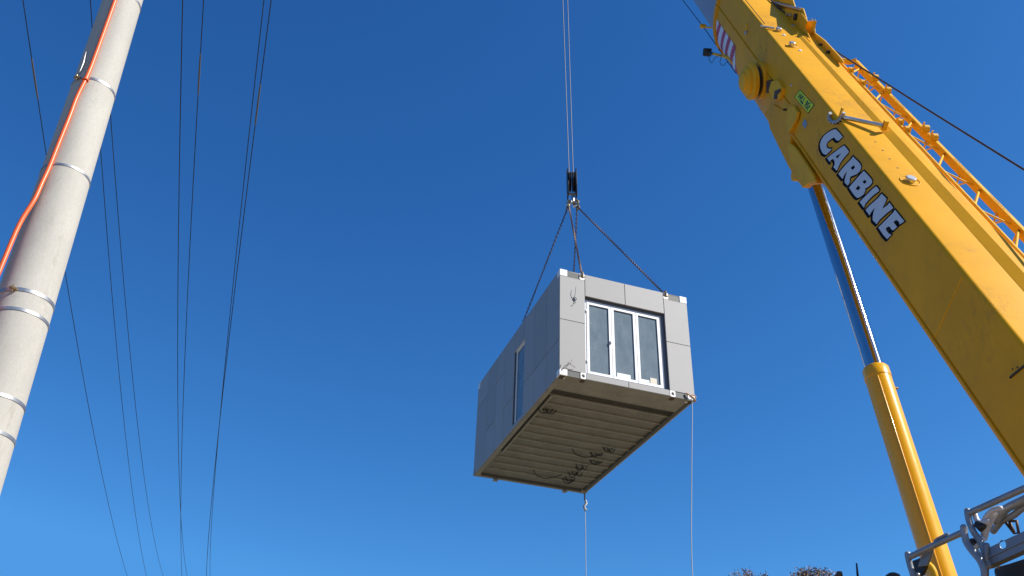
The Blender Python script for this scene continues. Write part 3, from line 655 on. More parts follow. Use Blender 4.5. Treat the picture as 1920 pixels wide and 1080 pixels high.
def offset(p, d):
    if area(p) < 0: p = p[::-1]
    n = len(p); out = []
    for i in range(n):
        a, b, c = Vector(p[i - 1]), Vector(p[i]), Vector(p[(i + 1) % n])
        n1 = Vector(((b - a).y, -(b - a).x)).normalized(); n2 = Vector(((c - b).y, -(c - b).x)).normalized()
        k = (n1 + n2); k = k / max(.35, k.length_squared) * 2 if k.length > .1 else n1
        if k.length > 1.7: k = k.normalized() * 1.7
        out.append(tuple(b + k * d))
    return out
from mathutils.geometry import tessellate_polygon
def decal(mb, poly, lift0, lift1):
    # poly in (a,q) on the side plate, standing lift0..lift1 proud of it; faces triangulated so concave outlines fill correctly
    n = len(poly); tri = tessellate_polygon([[Vector((a, q, 0)) for a, q in poly]])
    V = [Bp(a, -lift1, q) for a, q in poly] + [Bp(a, -lift0, q) for a, q in poly]
    mb.add(V, [tuple(t) for t in tri] + [(i, (i + 1) % n, n + (i + 1) % n, n + i) for i in range(n)])
sh_mb, ol_mb, fl_mb, ho_mb = MB(), MB(), MB(), MB()
for i, (ch, (fn, pl, holes)) in enumerate(LET.items()):
    P = [onR(*fn(x, y), 0) for x, y in pl]
    O = offset(P, .019)
    d0 = onR(*fn(pl[0][0], pl[0][1]), 0); d1 = onR(*fn(pl[0][0] - 30, pl[0][1] + 19), 0); dv = (d1[0] - d0[0], d1[1] - d0[1])
    for kk, fr in enumerate((1.0, .66, .33)):
        decal(sh_mb, [(a + dv[0] * fr, q + dv[1] * fr) for a, q in O], .0008, .0010 + .00012 * (i * 3 + kk))
    decal(ol_mb, O, .0008, .0040 + .0002 * i); decal(fl_mb, P, .0008, .0062)
    for h_ in holes: decal(ho_mb, [onR(*fn(x, y), 0) for x, y in h_], .0064, .0070)
sh_mb.build('letter_shadow', M['navy'], boom); ol_mb.build('letter_outline', M['navy'], boom); fl_mb.build('lettering', M['letter'], boom); ho_mb.build('letter_counters', M['navy'], boom)

# load limit sign
TL, TR, BR, BL = [onR(*p, 0) for p in ((1500.4, 168.9), (1525.9, 197), (1515.2, 211.5), (1491.2, 182.5))]
def quad(u, v): return tuple(lin(lin(BL[i], BR[i], u), lin(TL[i], TR[i], u), v) for i in (0, 1))
mb = MB(); decal(mb, [quad(-.03, -.05), quad(1.03, -.05), quad(1.03, 1.05), quad(-.03, 1.05)], .0005, .003); mb.build('sign_border', M['navy'], boom)
mb = MB(); decal(mb, [quad(0, 0), quad(1, 0), quad(1, 1), quad(0, 1)], .0032, .0042); mb.build('load_sign', M['lime'], boom)
fc = bpy.data.curves.new('sign_text', 'FONT'); fc.body = 'WLL 95t'; fo = bpy.data.objects.new('sign_text', fc)
col.objects.link(fo); dg = bpy.context.evaluated_depsgraph_get(); fm = fo.evaluated_get(dg).to_mesh()
vs = [v.co.copy() for v in fm.vertices]; fs = [tuple(p.vertices) for p in fm.polygons]
x0, x1 = min(v.x for v in vs), max(v.x for v in vs); y0, y1 = min(v.y for v in vs), max(v.y for v in vs)
def tq(v, b=0): return quad(.08 + .84 * (v.x - x0) / (x1 - x0), .17 + .66 * (v.y - y0) / (y1 - y0))
mb = MB()
for k_, (du, dvv) in enumerate(((0, 0), (.006, 0), (-.006, 0), (0, .02), (0, -.02))):
    mb.add([Bp(tq(v)[0] + du * .35, -.0050 - .00015 * k_, tq(v)[1] + dvv * .35) for v in vs], fs)
bpy.data.objects.remove(fo); mb.build('sign_text', M['ink'], boom)

# bits on the side plate
def knob(px, py, rr, hgt, m, nm):
    a, q = onR(px, py, 0); mb = MB(); mb.lathe(Bp(a, 0, q), -hv, [(-.01, rr), (hgt * .8, rr), (hgt, rr * .75)], 16); return mb.build(nm, m, boom, smooth=40)
knob(1402, 62, .035, .05, M['steel'], 'grease_fitting'); knob(1400, 50, .06, .02, M['yellow_plain'], 'fitting_pad')
a, q = onR(1509.5, 232, 0); mb = MB(); mb.box((0, 0, 0), (.16, .10, .006), lambda v: Bp(a + v.x - .08, -.001 - v.z, q + v.y - .05)); mb.build('sticker', M['splice'], boom)
knob(1437, 93, .012, .006, M['black'], 'bolt_hole'); knob(1427, 88, .008, .005, M['black'], 'bolt_hole'); knob(1899, 692, .008, .008, M['black'], 'bolt_hole'); knob(1908, 689, .008, .008, M['black'], 'bolt_hole')
mb = MB(); aa, bb = onR(1895, 708, 0), onR(1925, 683, 0); mb.tube([Bp(aa[0], -.004, aa[1]), Bp(bb[0], -.004, bb[1])], .012, 8); mb.build('slot', M['black'], boom, smooth=60)
knob(1485, 160, .02, .02, M['steel'], 'bolt_head')
# guide drum at the belly
a, q = onR(1425, 151, 0); c = Bp(a, -.0, q)
dax = (-hv * .92 - nv * .12 - vpd * .10).normalized()
def drum(nm, pr, mm): mb = MB(); mb.lathe(c, dax, pr, 36); return mb.build(nm, mm, boom, smooth=35)
drum('drum_flange', [(-.25, .305), (.03, .315), (.045, .305)], M['yellow_plain']); drum('rope_groove', [(.045, .25), (.12, .25)], M['black'])
drum('drum_flange', [(.12, .30), (.13, .318), (.20, .318), (.215, .30), (.22, .24)], M['yellow_plain']); drum('drum_cap', [(.22, .235), (.27, .232), (.285, .21), (.29, .17), (.32, .165), (.335, .14), (.335, .05)], M['yellow_plain'])

# latch blocks under the drum
def plateR(nm, pix, r0, r1, mm, parent=boom, bevel=.008):
    mb = MB(); P = [onR(x, y, r0) for x, y in pix]
    mb.prism([Bp(a, r0, q) for a, q in P], [Bp(a, r1, q) for a, q in P]); return mb.build(nm, mm, parent, bevel=bevel)
plateR('latch_block', [(1446,152),(1458,150),(1466,165),(1461,185),(1449,188),(1441,170)], -.06, .1, M['yellow_plain'])
plateR('latch_bracket', [(1452,170),(1463,166),(1463,172),(1456,177),(1456,186),(1450,186)], -.075, -.062, M['chain'])
plateR('latch_block', [(1436,152),(1447,148),(1443,168),(1436,175)], -.02, .1, M['chain'])
# cylinder bracket hugging the belly
for r_0, r_1 in ((-.012, .10), (BWid - .10, BWid + .012)): plateR('cylinder_bracket', [(1433,212),(1440,226),(1444,243),(1462,280),(1478,312),(1492,335),(1505,352),(1511,346),(1520,345),(1530,343),(1524,325),(1508,300),(1494,280),(1482,270),(1483,255),(1494,232),(1497,210),(1486,195),(1474,196),(1466,206),(1450,196)], r_0, r_1, M['yellow'], boom, .008)
plateR('bracket_cheek', [(1476,205),(1486,198),(1495,210),(1493,222),(1484,240),(1478,250),(1474,235)], -.06, -.014, M['yellow_plain'])
plateR('bracket_web', [(1478,266),(1490,276),(1505,298),(1522,324),(1529,340),(1512,345),(1506,351),(1494,330),(1484,305),(1476,280)], -.05, -.014, M['yellow_plain'])
knob(1476, 206, .018, .068, M['black'], 'bolt_hole')
mb = MB(); b0, b1 = onR(1426, 203, .3), onR(1439, 220, .3); mb.tube([Bp(b0[0], .3, b0[1]), Bp(b1[0], .3, b1[1])], .02, 8); mb.build('rubber_edge', M['black'], boom, smooth=60)
# pins and holes on the top plate
def pin_top(px, py, rr, hgt, ringr):
    a, r = onQ(px, py, 0); mb = MB(); mb.lathe(Bp(a, r, -.01), nv, [(0, ringr), (.016, ringr), (.022, ringr * .93), (.014, ringr * .86), (.014, .02)], 28); o = mb.build('pin_seat', M['yellow'], boom, smooth=30)
    mb = MB(); mb.lathe(Bp(a, r, 0), nv, [(0, rr), (hgt, rr), (hgt + .008, rr * .85)], 22); mb.build('locking_pin', M['steel'], boom, smooth=35)
pin_top(1706, 340, .062, .05, .125); pin_top(1484, 86, .05, .06, .10); pin_top(1459, 58, .05, .05, .07)
for px, py in ((1641, 266), (1655, 282), (1668, 298), (1683, 315)):
    a, r = onQ(px, py, 0); mb = MB(); mb.lathe(Bp(a, r, -.005), nv, [(0, .014), (.007, .014)], 12); mb.build('bolt_hole', M['black'], boom)
for px, py in ((1470, 66), (1500, 95)):
    a, r = onQ(px, py, 0); mb = MB(); mb.lathe(Bp(a, r, -.005), nv, [(0, .03), (.014, .028), (.02, .015)], 12); mb.build('bolt_head', M['white'], boom, smooth=50)
mb = MB(); A_, B_ = onQ(1426, 49, .03), onQ(1452, 53, .03); mb.tube([Bp(A_[0], A_[1], .03), Bp(B_[0], B_[1], .03)], .02, 10); mb.build('locking_rod', M['steel'], boom, smooth=60)
a, r = onQ(1420, 44, 0); mb = MB(); mb.tube([Bp(a, .075, .002), Bp(a + 3.2, .10, .002)], .005, 6); mb.build('plate_joint', M['chain'], boom)
# locking bar with ring across the top plate
A_, B_ = onQ(1577, 219, .025), onQ(1655, 236, .085)
mb = MB(); mb.tube([Bp(A_[0], A_[1], .025), Bp(B_[0], B_[1], .085)], .030, 14); bar = mb.build('locking_bar', M['steel'], boom, smooth=60)
a, q = onR(1567, 222, -.01); c = Bp(a, -.01, q + .02)
def Rpt(px, py, r): aa, qq = onR(px, py, r); return Bp(aa, r, qq)
ra = [(1557, 212), (1554.5, 217), (1555, 223), (1559, 228), (1565, 229.5), (1571, 227.5), (1576, 223), (1580, 217), (1582.5, 211)]
mb = MB(); mb.tube(smooth_path([Rpt(x, y, -.03) for x, y in ra], 4), .025, 8); tr_ = mb.build('toothed_ring', M['castgrey'], boom, smooth=50)
for x, y in ((1556, 226), (1560, 230.5), (1565, 232), (1570, 231), (1575, 227.5), (1579, 222)):
    mb = MB(); p = Rpt(x, y, -.045); mb.lathe(p + hv * .02, -hv, [(0, .012), (.03, .010)], 8); mb.build('tooth', M['black'], tr_)
mb = MB(); mb.box((-.02, -.05, 0), (.02, .05, .16), lambda v: Bp(a + v.x + .02, .05 + v.y * .3, .0 + v.z - .03)); mb.build('stop_tab', M['yellow_plain'], boom, bevel=.005)
mb = MB(); mb.box((-.025, -.03, 0), (.025, .03, .13), lambda v: Bp(B_[0] + v.x, B_[1] + .03 + v.y, .03 + v.z)); mb.build('bar_bracket', M['yellow_plain'], boom, bevel=.005)

# lift cylinder
rm = BWid / 2
def cy(px, py): a, q = onR(px, py, rm); return Bp(a, rm, q)
ct_, cm_, cb_ = cy(1525, 335), cy(1641, 692), cy(1762, 1080)
cd = (cb_ - ct_).normalized(); cl = (cm_ - ct_).length
cyl_bot = ct_ + cd * ((ct_.z - 1.75) / -cd.z)
mb = MB(); mb.lathe(cm_, cd, [(0, .10), (0, .155), (.02, .168), (.16, .170), (.165, .163), ((cyl_bot - cm_).length, .163)], 48); cyl = mb.build('lift_cylinder', M['yellow_gloss'], crane, smooth=35)
mb = MB(); mb.tube([ct_ - cd * .10, cm_ + cd * .1], .122, 48); mb.build('piston_rod', M['chrome'], cyl, smooth=50)
mb = MB(); mb.lathe(ct_ - cd * .06, hv, [(-.31, .10), (.31, .10)], 28); mb.build('rod_eye', M['yellow_plain'], cyl, smooth=35)
# hydraulic line along the barrel
side = (cd.cross((CAM - cm_).normalized())).normalized()
tocam = (CAM - cm_).normalized(); tocam = (tocam - cd * tocam.dot(cd)).normalized()
rgt = cr_right - cd * cr_right.dot(cd); rgt.normalize()
hd = (tocam * .98 + rgt * .02).normalized()
mb = MB(); Lc = (cyl_bot - cm_).length
mb.tube([cm_ + cd * .2 + hd * .155, cm_ + cd * .24 + hd * .178, cm_ + cd * 2 + hd * .178, cm_ + cd * (Lc - .1) + hd * .178], .011, 10); mb.build('hydraulic_line', M['yellow_gloss'], cyl, smooth=60)
mb = MB(); hb2 = rgt; mb.lathe(cm_ + cd * .30 + hb2 * .155, hb2, [(0, .025), (.03, .025), (.035, .016), (.06, .014)], 12); mb.build('port_fitting', M['brass'], cyl, smooth=40)

# lattice jib stowed beside the boom
rA, qA, rB, qB = .98, -.105, 1.35, -.15
jA = lambda px, py: onR(px, py, rA)[0]
jB = lambda px, py: onR(px, py, rB)[0]
aA0, aB0 = jA(1556, 112), jB(1604, 120.5)
def bar2(mb, p, q, w_, t_): mb.tube([p, q], w_, 8)
mb = MB(); mb.tube([Bp(aA0, rA, qA), Bp(2.5, rA, qA)], .028, 10); jib = mb.build('jib', M['yellow_plain'], crane, smooth=50)
def ibar(a0, a1, r, q, w_=.05, hw=.125):
    mb = MB(); mb.box((a1, -w_ / 2, -.02), (a0, w_ / 2, 0), lambda v: Bp(v.x, r + v.y, q + v.z)); mb.box((a1, -.012, -hw), (a0, .012, -.021), lambda v: Bp(v.x, r + v.y, q + v.z)); return mb
ibar(aB0, 2.5, rB, qB + .03).build('chord', M['yellow_plain'], jib, bevel=.004)
mb = MB(); mb.tube([Bp(aA0 - .3, rA, -.72), Bp(2.5, rA, -.72)], .03, 8); mb.build('chord', M['yellow_plain'], jib, smooth=50)
mb = MB(); mb.tube([Bp(aB0 - .3, rB, -.72), Bp(2.5, rB, -.72)], .03, 8); mb.build('chord', M['yellow_plain'], jib, smooth=50)
# posts where the photograph shows them, then on at the same pitch
posts = [((1594, 140), (1611, 134.6)), ((1640.4, 190.4), (1653, 180)), ((1697, 246), (1709, 232)), ((1761.5, 307), (1769, 290)), ((1832, 375), (1836, 356)), ((1910, 455), (1910, 429))]
pa = [jA(*p) for p, _ in posts]; pb = [jB(*p) for _, p in posts]
while pa[-1] > 3.4: pa.append(pa[-1] - 1.05); pb.append(pb[-1] - 1.05)
lat = MB()
for i, (a, b) in enumerate(zip(pa, pb)):
    lat.tube([Bp(a, rA, qA), Bp(b, rB, qB - .03)], .016, 8)
    lat.tube([Bp(b, rB, qB - .05), Bp(b - .05, rB, -.72)], .013, 8); lat.tube([Bp(a, rA, qA), Bp(a - .05, rA, -.72)], .013, 8)
    if i + 1 < len(pa):
        a2, b2 = pa[i + 1], pb[i + 1]
        lat.tube([Bp(a - .10, rA, qA), Bp(b2 + .14, rB, qB - .05)], .013, 8)
        lat.tube([Bp(b2 + .3, rB, qB - .08), Bp(b - .1, rB, -.72)], .012, 6); lat.tube([Bp(a, rA, -.72), Bp(b2, rB, -.72)], .012, 6)
        lat.tube([Bp((b + b2) / 2, rB, qB - .06), Bp((a + a2) / 2 - .02, rA + .05, -.72)], .012, 6)
lat.build('lattice', M['yellow_plain'], jib, smooth=50)
for i, a in enumerate(pb[:-1]):
    a2 = pb[i + 1]; mdl = (a + a2) / 2; gus = MB()
    pts = [(mdl + .26, -.12), (mdl + .10, -.215), (mdl + .03, -.20), (mdl - .03, -.23), (mdl - .10, -.20), (mdl - .26, -.12)]
    gus.prism([Bp(x, rB - .014, q) for x, q in pts], [Bp(x, rB + .014, q) for x, q in pts]); gus.build('gusset', M['yellow_plain'], jib)
for px, py in ((1640, 155), (1664, 177), (1736, 246), (1752, 262)):
    a = jB(px, py); mb = MB(); mb.lathe(Bp(a, rB - .05, qB + .045), hv, [(0, .06), (.07, .06)], 20); mb.tube([Bp(a + .11, rB, qB), Bp(a + .12, rB, qB + .10)], .013, 8); mb.lathe(Bp(a - .02, rB - .062, qB + .02), hv, [(0, .03), (.012, .03)], 10); mb.build('roller_bracket', M['yellow_plain'], jib, smooth=35)
for px, py in ((1612, 165), (1685, 228), (1697, 245), (1590, 140)):
    a = jA(px, py); mb = MB(); mb.lathe(Bp(a, rA - .02, qA + .02), hv, [(0, .055), (.06, .055)], 18); mb.tube([Bp(a - .08, rA + .03, qA), Bp(a - .06, rA + .03, qA + .10)], .016, 8); mb.build('pin_lug', M['yellow_plain'], jib, smooth=35)
# end frame and root plates of the jib
def S8(x, y): return (1400 + x / 8.31, y / 8.31)
ef = MB(); pA_, pB_ = Bp(aA0, rA, qA), Bp(aB0, rB, qB + .02)
x_, q_ = onR(1560, 109, 1.1)
ef.tube([pA_, Bp(x_, 1.1, q_), Bp(onR(1592, 117, 1.25)[0], 1.25, onR(1592, 117, 1.25)[1]), pB_], .045, 8); ef.build('end_frame', M['yellow_plain'], jib, smooth=40)
def plateJ(nm, pts, r0, r1, bevel=.01): return plateR(nm, [S8(*p) for p in pts], r0, r1, M['yellow_plain'], jib, bevel)
plateJ('root_arm', [(985,545),(1050,505),(1200,620),(1340,770),(1440,880),(1500,960),(1480,985),(1310,935),(1240,880),(1120,760),(990,630)], .80, .83)
plateJ('root_plate', [(730,300),(800,290),(870,240),(935,325),(1070,320),(1045,440),(1050,500),(985,545),(985,720),(955,700),(900,560),(820,470)], .78, .81)
plateJ('root_plate', [(420,120),(700,150),(840,190),(940,330),(900,420),(990,600),(900,560),(760,440),(620,330),(470,200)], .66, .68)
plateJ('root_plate', [(600,330),(700,400),(830,480),(985,640),(985,720),(955,735),(800,590),(640,400)], .61, .63)
plateJ('root_cover', [(180,-60),(690,-60),(745,100),(870,130),(925,300),(800,260),(640,170),(420,110),(260,60),(130,20)], .70, .73)
mb = MB(); A_ = onR(*S8(200, -12), .66); B_ = onR(*S8(825, 142), .66); mb.tube([Bp(A_[0], .66, A_[1]), Bp(B_[0], .66, B_[1])], .026, 12); mb.build('root_bar', M['splice'], jib, smooth=60)
for x, y, rr in ((1020, 315, .02), (1062, 322, .02)):
    a, q = onR(*S8(x, y), .79); mb = MB(); mb.tube([Bp(a, .79, q - .02), Bp(a + .03, .79, q + .02)], .014, 8); mb.build('bolt_head', M['splice'], jib, smooth=60)
for x, y, rr, mm in ((765, 265, .06, 'black'), (720, 425, .045, 'splice'), (1155, 695, .02, 'black'), (1270, 810, .025, 'black'), (520, 150, .03, 'black'), (640, 230, .025, 'splice'), (470, 130, .03, 'yellow_gloss'), (870, 270, .03, 'splice'), (690, 240, .03, 'splice'), (1280, 950, .035, 'splice')):
    rr_ = .775 if x > 850 else (.6 if y > 380 else .65); a, q = onR(*S8(x, y), rr_); mb = MB(); mb.lathe(Bp(a, rr_, q), -hv, [(-.03, rr), (.03, rr), (.035, rr * .7)], 14); mb.build('pin', M[mm], jib, smooth=40)
mb = MB()
for x, y, x2, y2 in ((420, 130, 640, 250), (900, 600, 980, 610), (870, 490, 880, 570), (930, 490, 940, 600), (700, 290, 860, 330), (560, 200, 760, 330)):
    a, q = onR(*S8(x, y), .69); a2, q2 = onR(*S8(x2, y2), .69); mb.tube([Bp(a, .69, q), Bp(a2, .69, q2)], .016, 8)
mb.build('root_strut', M['yellow_plain'], jib, smooth=60)

# winch rope along the top of the boom, cable along the belly
P = [(1985, 359), (1920, 318), (1740, 206), (1560, 92), (1510, 57), (1460, 15), (1420, -25)]
wr = [Bp(onR(x, y, r)[0], r, onR(x, y, r)[1]) for (x, y), r in zip(P, (1.32, 1.3, 1.2, .95, .84, .60, .55))]; wr.insert(0, wr[0] + (wr[0] - wr[2]) * 2.2)
mb = MB(); mb.tube(wr, .0135, 8); mb.build('winch_rope', M['darkrope'], crane, smooth=60)
mb = MB(); mb.tube([Bp(onR(x, y, .58)[0], .58, onR(x, y, .58)[1]) for x, y in ((1440, 22), (1475, 55), (1500, 75), (1518, 88))], .012, 8); mb.build('control_cable', M['darkrope'], crane, smooth=60)
mb = MB(); mb.tube([Bp(onR(x, y, .2)[0], .2, onR(x, y, .2)[1]) for x, y in ((1262, -22), (1280, 0), (1320, 52), (1352, 98), (1380, 137))], .009, 8); mb.build('belly_cable', M['darkrope'], crane, smooth=60)
a, q = onR(1318, 49, .2); a2, q2 = onR(1330, 52, .2)
mb = MB(); mb.tube([Bp(a, .2, q), Bp(a2, .2, q2), Bp(a2 - .1, .3, q2 + .05)], .02, 8); mb.lathe(Bp(a, .14, q), hv, [(0, .05), (.12, .05)], 14); mb.build('cable_guide', M['yellow_plain'], boom, smooth=50)
# work lamp on its arm
pl = [onR(1376, 118, .15), onR(1366, 108, .12), onR(1356, 105, .1), onR(1338, 101, .05)]; rr_ = (.15, .12, .1, .05)
mb = MB(); mb.tube([Bp(a, r, q) for (a, q), r in zip(pl, rr_)], [.045, .04, .032, .026], 10); arm = mb.build('lamp_arm', M['yellow_plain'], boom, smooth=50)
a, q = onR(1326.5, 98, .02); c = Bp(a, .02, q); lx = (Bp(pl[3][0], .05, pl[3][1]) - c).normalized(); ly = lx.cross(nv).normalized(); lz = lx.cross(ly)
mb = MB(); prf = [(-.085, .055), (-.08, .075), (.02, .085), (.05, .06), (.075, .035)]
mb.loft([[c + lx * t + ly * (s * sx_) + lz * (s * sz_) for sx_, sz_ in ((1, .85), (.85, 1), (-.85, 1), (-1, .85), (-1, -.85), (-.85, -1), (.85, -1), (1, -.85))] for t, s in prf]); mb.build('work_lamp', M['black'], arm, bevel=.006)
mb = MB(); mb.tube([c + lx * .07, Bp(pl[3][0], .05, pl[3][1])], .03, 10); mb.build('lamp_mount', M['black'], arm, smooth=60)
cpx = [(1329, 106), (1330, 112), (1333, 117), (1336, 117), (1340, 109), (1345, 106), (1352, 104), (1351, 112), (1350, 117), (1353, 122), (1358, 122), (1361, 118), (1366, 117)]
mb = MB(); mb.tube(smooth_path([Bp(onR(x, y, .06)[0], .06, onR(x, y, .06)[1]) for x, y in cpx], 4), .006, 6); mb.build('lamp_cable', M['black'], arm, smooth=60)

# grey tubular guard rails at the rear of the upper deck
L2 = at_fwd(1812, 960, 5.2); R2 = at_z(1920, 915, L2.z); rdir = (R2 - L2).normalized(); rdir.z = 0; rdir.normalize(); rn = Vector((0, 0, 1)).cross(rdir)
def rp_(px, py, off=0.0): return at_plane(px, py, L2 + rn * off, rn)
deck = empty('guard_rail', (L2.x, L2.y, 2.2), 'grey tubular guard rails and hinged frames on the crane deck', 'railing')
tag(deck)
def rail(nm, pix, rad, mm='galv', off=0, sm=True, n=10):
    P = [rp_(x, y, off) for x, y in pix]
    if sm and len(P) > 2: P = smooth_path(P, 5)
    d0 = (P[0] - P[1]).normalized(); d1 = (P[-1] - P[-2]).normalized()
    P = [P[0] + d0 * rad * .75, P[0] + d0 * rad * .5] + P + [P[-1] + d1 * rad * .5, P[-1] + d1 * rad * .75]
    mb = MB(); mb.tube(P, [rad * .3, rad * .75] + [rad] * (len(P) - 4) + [rad * .75, rad * .3], n); return mb.build(nm, M[mm], deck, smooth=60)
ext = lambda p, q, k: (q[0] + (q[0] - p[0]) * k, q[1] + (q[1] - p[1]) * k)
rail('top_rail', [(1815, 963), (1920, 916), (1990, 885)], .019)
rail('mid_rail', [(1868, 978), (1884, 956), (1920, 937), (1990, 903)], .024, off=.10)
rail('mid_rail', [(1862, 996), (1880, 975), (1900, 966), (1922, 950), (1990, 915)], .020, off=.14)
rail('rail_post', [(1814, 957), (1815, 966), (1818, 980), (1826, 998), (1836, 1012), (1842, 1024), (1850, 1050), (1855, 1062)], .019)
rail('rail_post', [(1807, 988), (1808, 1000), (1813, 1018), (1824, 1034), (1837, 1050), (1845, 1068), (1847, 1090), (1848, 1140)], .0205, off=-.06)
rail('lower_rail', [(1704, 1045), (1762, 1017.5), (1808, 997)], .0185, off=-.06)
rail('rail_post', [(1702, 1038), (1703, 1046), (1707, 1062), (1713, 1085), (1716, 1140)], .019, off=-.06)
rail('grab_loop', [(1754, 1019), (1753, 1014), (1758, 1010), (1772, 1003), (1777, 1001), (1778, 1007)], .0085, 'galv', -.06, False, 8)
rail('hinge_arm', [(1828, 965), (1833, 977), (1843, 980), (1850, 968), (1862, 957), (1876, 953)], .016, 'palegrey', .03, True)
rail('hinge_arm', [(1836, 986), (1847, 978), (1853, 978)], .02, 'palegrey', .03, False)
rail('hinge_arm', [(1843, 1003), (1848, 990), (1852, 978), (1858, 966)], .015, 'palegrey', .05, False)
rail('hinge_arm', [(1846, 1010), (1850, 995), (1858, 978), (1868, 962)], .016, 'palegrey', .07, False)
rail('hinge_arm', [(1830, 1024), (1838, 1020), (1842, 1010)], .018, 'palegrey', .02, False)
rail('hinge_arm', [(1832, 1032), (1840, 1046), (1843, 1050)], .012, 'palegrey', .02, False)
rail('clamp', [(1834, 983), (1840, 990), (1842, 986)], .024, 'blocksteel', .02, False)
rail('clamp', [(1823, 1016), (1829, 1019), (1833, 1013)], .024, 'blocksteel', .02, False)
rail('brown_bracket', [(1882, 975), (1901, 977), (1906, 976), (1910, 999), (1902, 1000), (1882, 975)], .0085, 'chain', .16, False, 6)
rail('brown_bracket', [(1893, 980), (1901, 996)], .0085, 'chain', .16, False, 6)
# channel beam with round hole
def chan():
    mb = MB(); n = 28; q = [rp_(1847, 1030), rp_(1847, 1064), rp_(1990, 1000), rp_(1990, 963)]
    hp = rp_(1880, 1021); hr = .022; zc = Vector((0, 0, 1))
    # front plate, built as strips round the hole: left, right, above, below + ring fill
    def uv(p): d = p - hp; return d.dot(rdir), d.z
    poly = [((p - hp).dot(rdir), (p - hp).z) for p in (q[1], q[2], q[3], q[0])]
    angs = sorted([2 * math.pi * k / n for k in range(n)] + [math.atan2(z, x) % (2 * math.pi) for x, z in poly]); n = len(angs)
    inner = [hp + rdir * hr * math.cos(t) + zc * hr * 1.15 * math.sin(t) for t in angs]; outp = []
    for t_ in angs:
        dx, dz = math.cos(t_), math.sin(t_); best = 1e9
        for i in range(4):
            (x1, z1), (x2, z2) = poly[i], poly[(i + 1) % 4]; ex, ez = x2 - x1, z2 - z1; den = dx * ez - dz * ex
            if abs(den) < 1e-9: continue
            t = (x1 * ez - z1 * ex) / den; s = (x1 * dz - z1 * dx) / den
            if t > 0 and -1e-4 <= s <= 1 + 1e-4: best = min(best, t)
        outp.append(hp + rdir * dx * best + zc * dz * best)
    th = rn * .006
    V = outp + inner + [p + th for p in inner] + [p + th for p in outp]; fs = []
    for k in range(n):
        j = (k + 1) % n; fs += [(k, j, n + j, n + k), (n + k, n + j, 2 * n + j, 2 * n + k), (2 * n + k, 2 * n + j, 3 * n + j, 3 * n + k)]
    mb.add(V, fs)
    # corners
    for p in q:
        pass
    return mb, q
mb, q = chan()
# corner fills so that the plate has square ends, and flanges
mb.box((0, 0, 0), (1, .05, 1), lambda v: lin(q[1], q[2], v.x) + rn * (.007 + v.y) + Vector((0, 0, .006 * v.z)))
mb.build('channel_beam', M['greypaint'], deck)
mb = MB(); mb.box((0, 0, 0), (1, 1, 1), lambda v: lin(lin(q[0], q[1], .60), lin(q[3], q[2], .55), v.x) - rn * (.008 * v.y - .0) + Vector((0, 0, .012 * v.z))); mb.build('beam_lip', M['greypaint'], deck)
rail('end_post', [(1850, 1022), (1849, 1046), (1848, 1072), (1848, 1140)], .018, 'greypaint', -.004, False)
# hinge bracket on the lower rail
def plateD(nm, pix, o0, o1, mm):
    P = [rp_(x, y, o0) for x, y in pix]; mb = MB(); mb.prism(P, [p + rn * (o1 - o0) for p in P]); return mb.build(nm, M[mm], deck, bevel=.004)
plateD('hinge_plate', [(1733, 1032), (1748, 1027), (1741, 1050), (1737, 1060), (1720, 1063), (1726, 1045)], -.03, -.01, 'greypaint')
plateD('hinge_plate', [(1709, 1052), (1724, 1046), (1738, 1060), (1730, 1078), (1716, 1085), (1712, 1070)], .0, .02, 'blocksteel')
rail('hinge_pin', [(1713, 1074), (1722, 1078)], .012, 'splice', -.04, False, 8)
rail('hose', [(1740, 1058), (1748, 1066), (1753, 1080), (1756, 1110)], .02, 'yellow_plain', .03)

# crane deck, machinery cover, slew ring, carrier below the picture
def wbox(nm, a, b, mm, parent=crane, bevel=.03): return MB().box(a, b).build(nm, M[mm], parent, bevel=bevel)
dz = 1.6
P4 = at_fwd(1862, 1062, 4.9)
cov = [rp_(1857, 1063, .1), rp_(1884, 1056, .1), rp_(1915, 1046, .1), rp_(1930, 1036, .1), rp_(2010, 1000, .1)]
mb = MB(); lowz = 2.0; mb.prism(cov + [Vector((cov[-1].x, cov[-1].y, lowz)), Vector((cov[0].x, cov[0].y, lowz))], [p + rn * .9 for p in cov + [Vector((cov[-1].x, cov[-1].y, lowz)), Vector((cov[0].x, cov[0].y, lowz))]])
o = mb.build('machinery_cover', M['black'], crane, bevel=.03)
k = MB(); k.lathe(rp_(1870.5, 1061, .09), -rn, [(0, .016), (.012, .014)], 12); k.build('bolt_head', M['splice'], o, smooth=50)
wbox('upper_deck', (2.75, 2.9, 1.75), (5.6, 9.9, 2.05), 'yellow_plain')
wbox('counterweight', (3.4, 1.4, 1.5), (6.2, 2.85, 2.9), 'yellow_plain', bevel=.08)
mb = MB()
for s in (-.1, BWid + .02):
    pts = [(3.9, -.1), (3.9, -.9)]
    a_, b_ = Bp(2.6, s, -.1), Bp(2.6, s, -.95)
    P = [a_, b_, Vector((b_.x, b_.y + 1.3, 2.05)), Vector((a_.x, a_.y - 1.6, 2.05))]; mb.prism(P, [p + hv * .08 for p in P])
mb.build('boom_cheeks', M['yellow_plain'], crane)
mb = MB(); mb.lathe((4.5, 7.4, 1.35), (0, 0, 1), [(0, 1.0), (.4, 1.0)], 40); mb.build('slew_ring', M['black'], crane, smooth=35)
wbox('carrier_frame', (3.2, 2.0, .75), (5.8, 17.0, 1.33), 'yellow_plain')
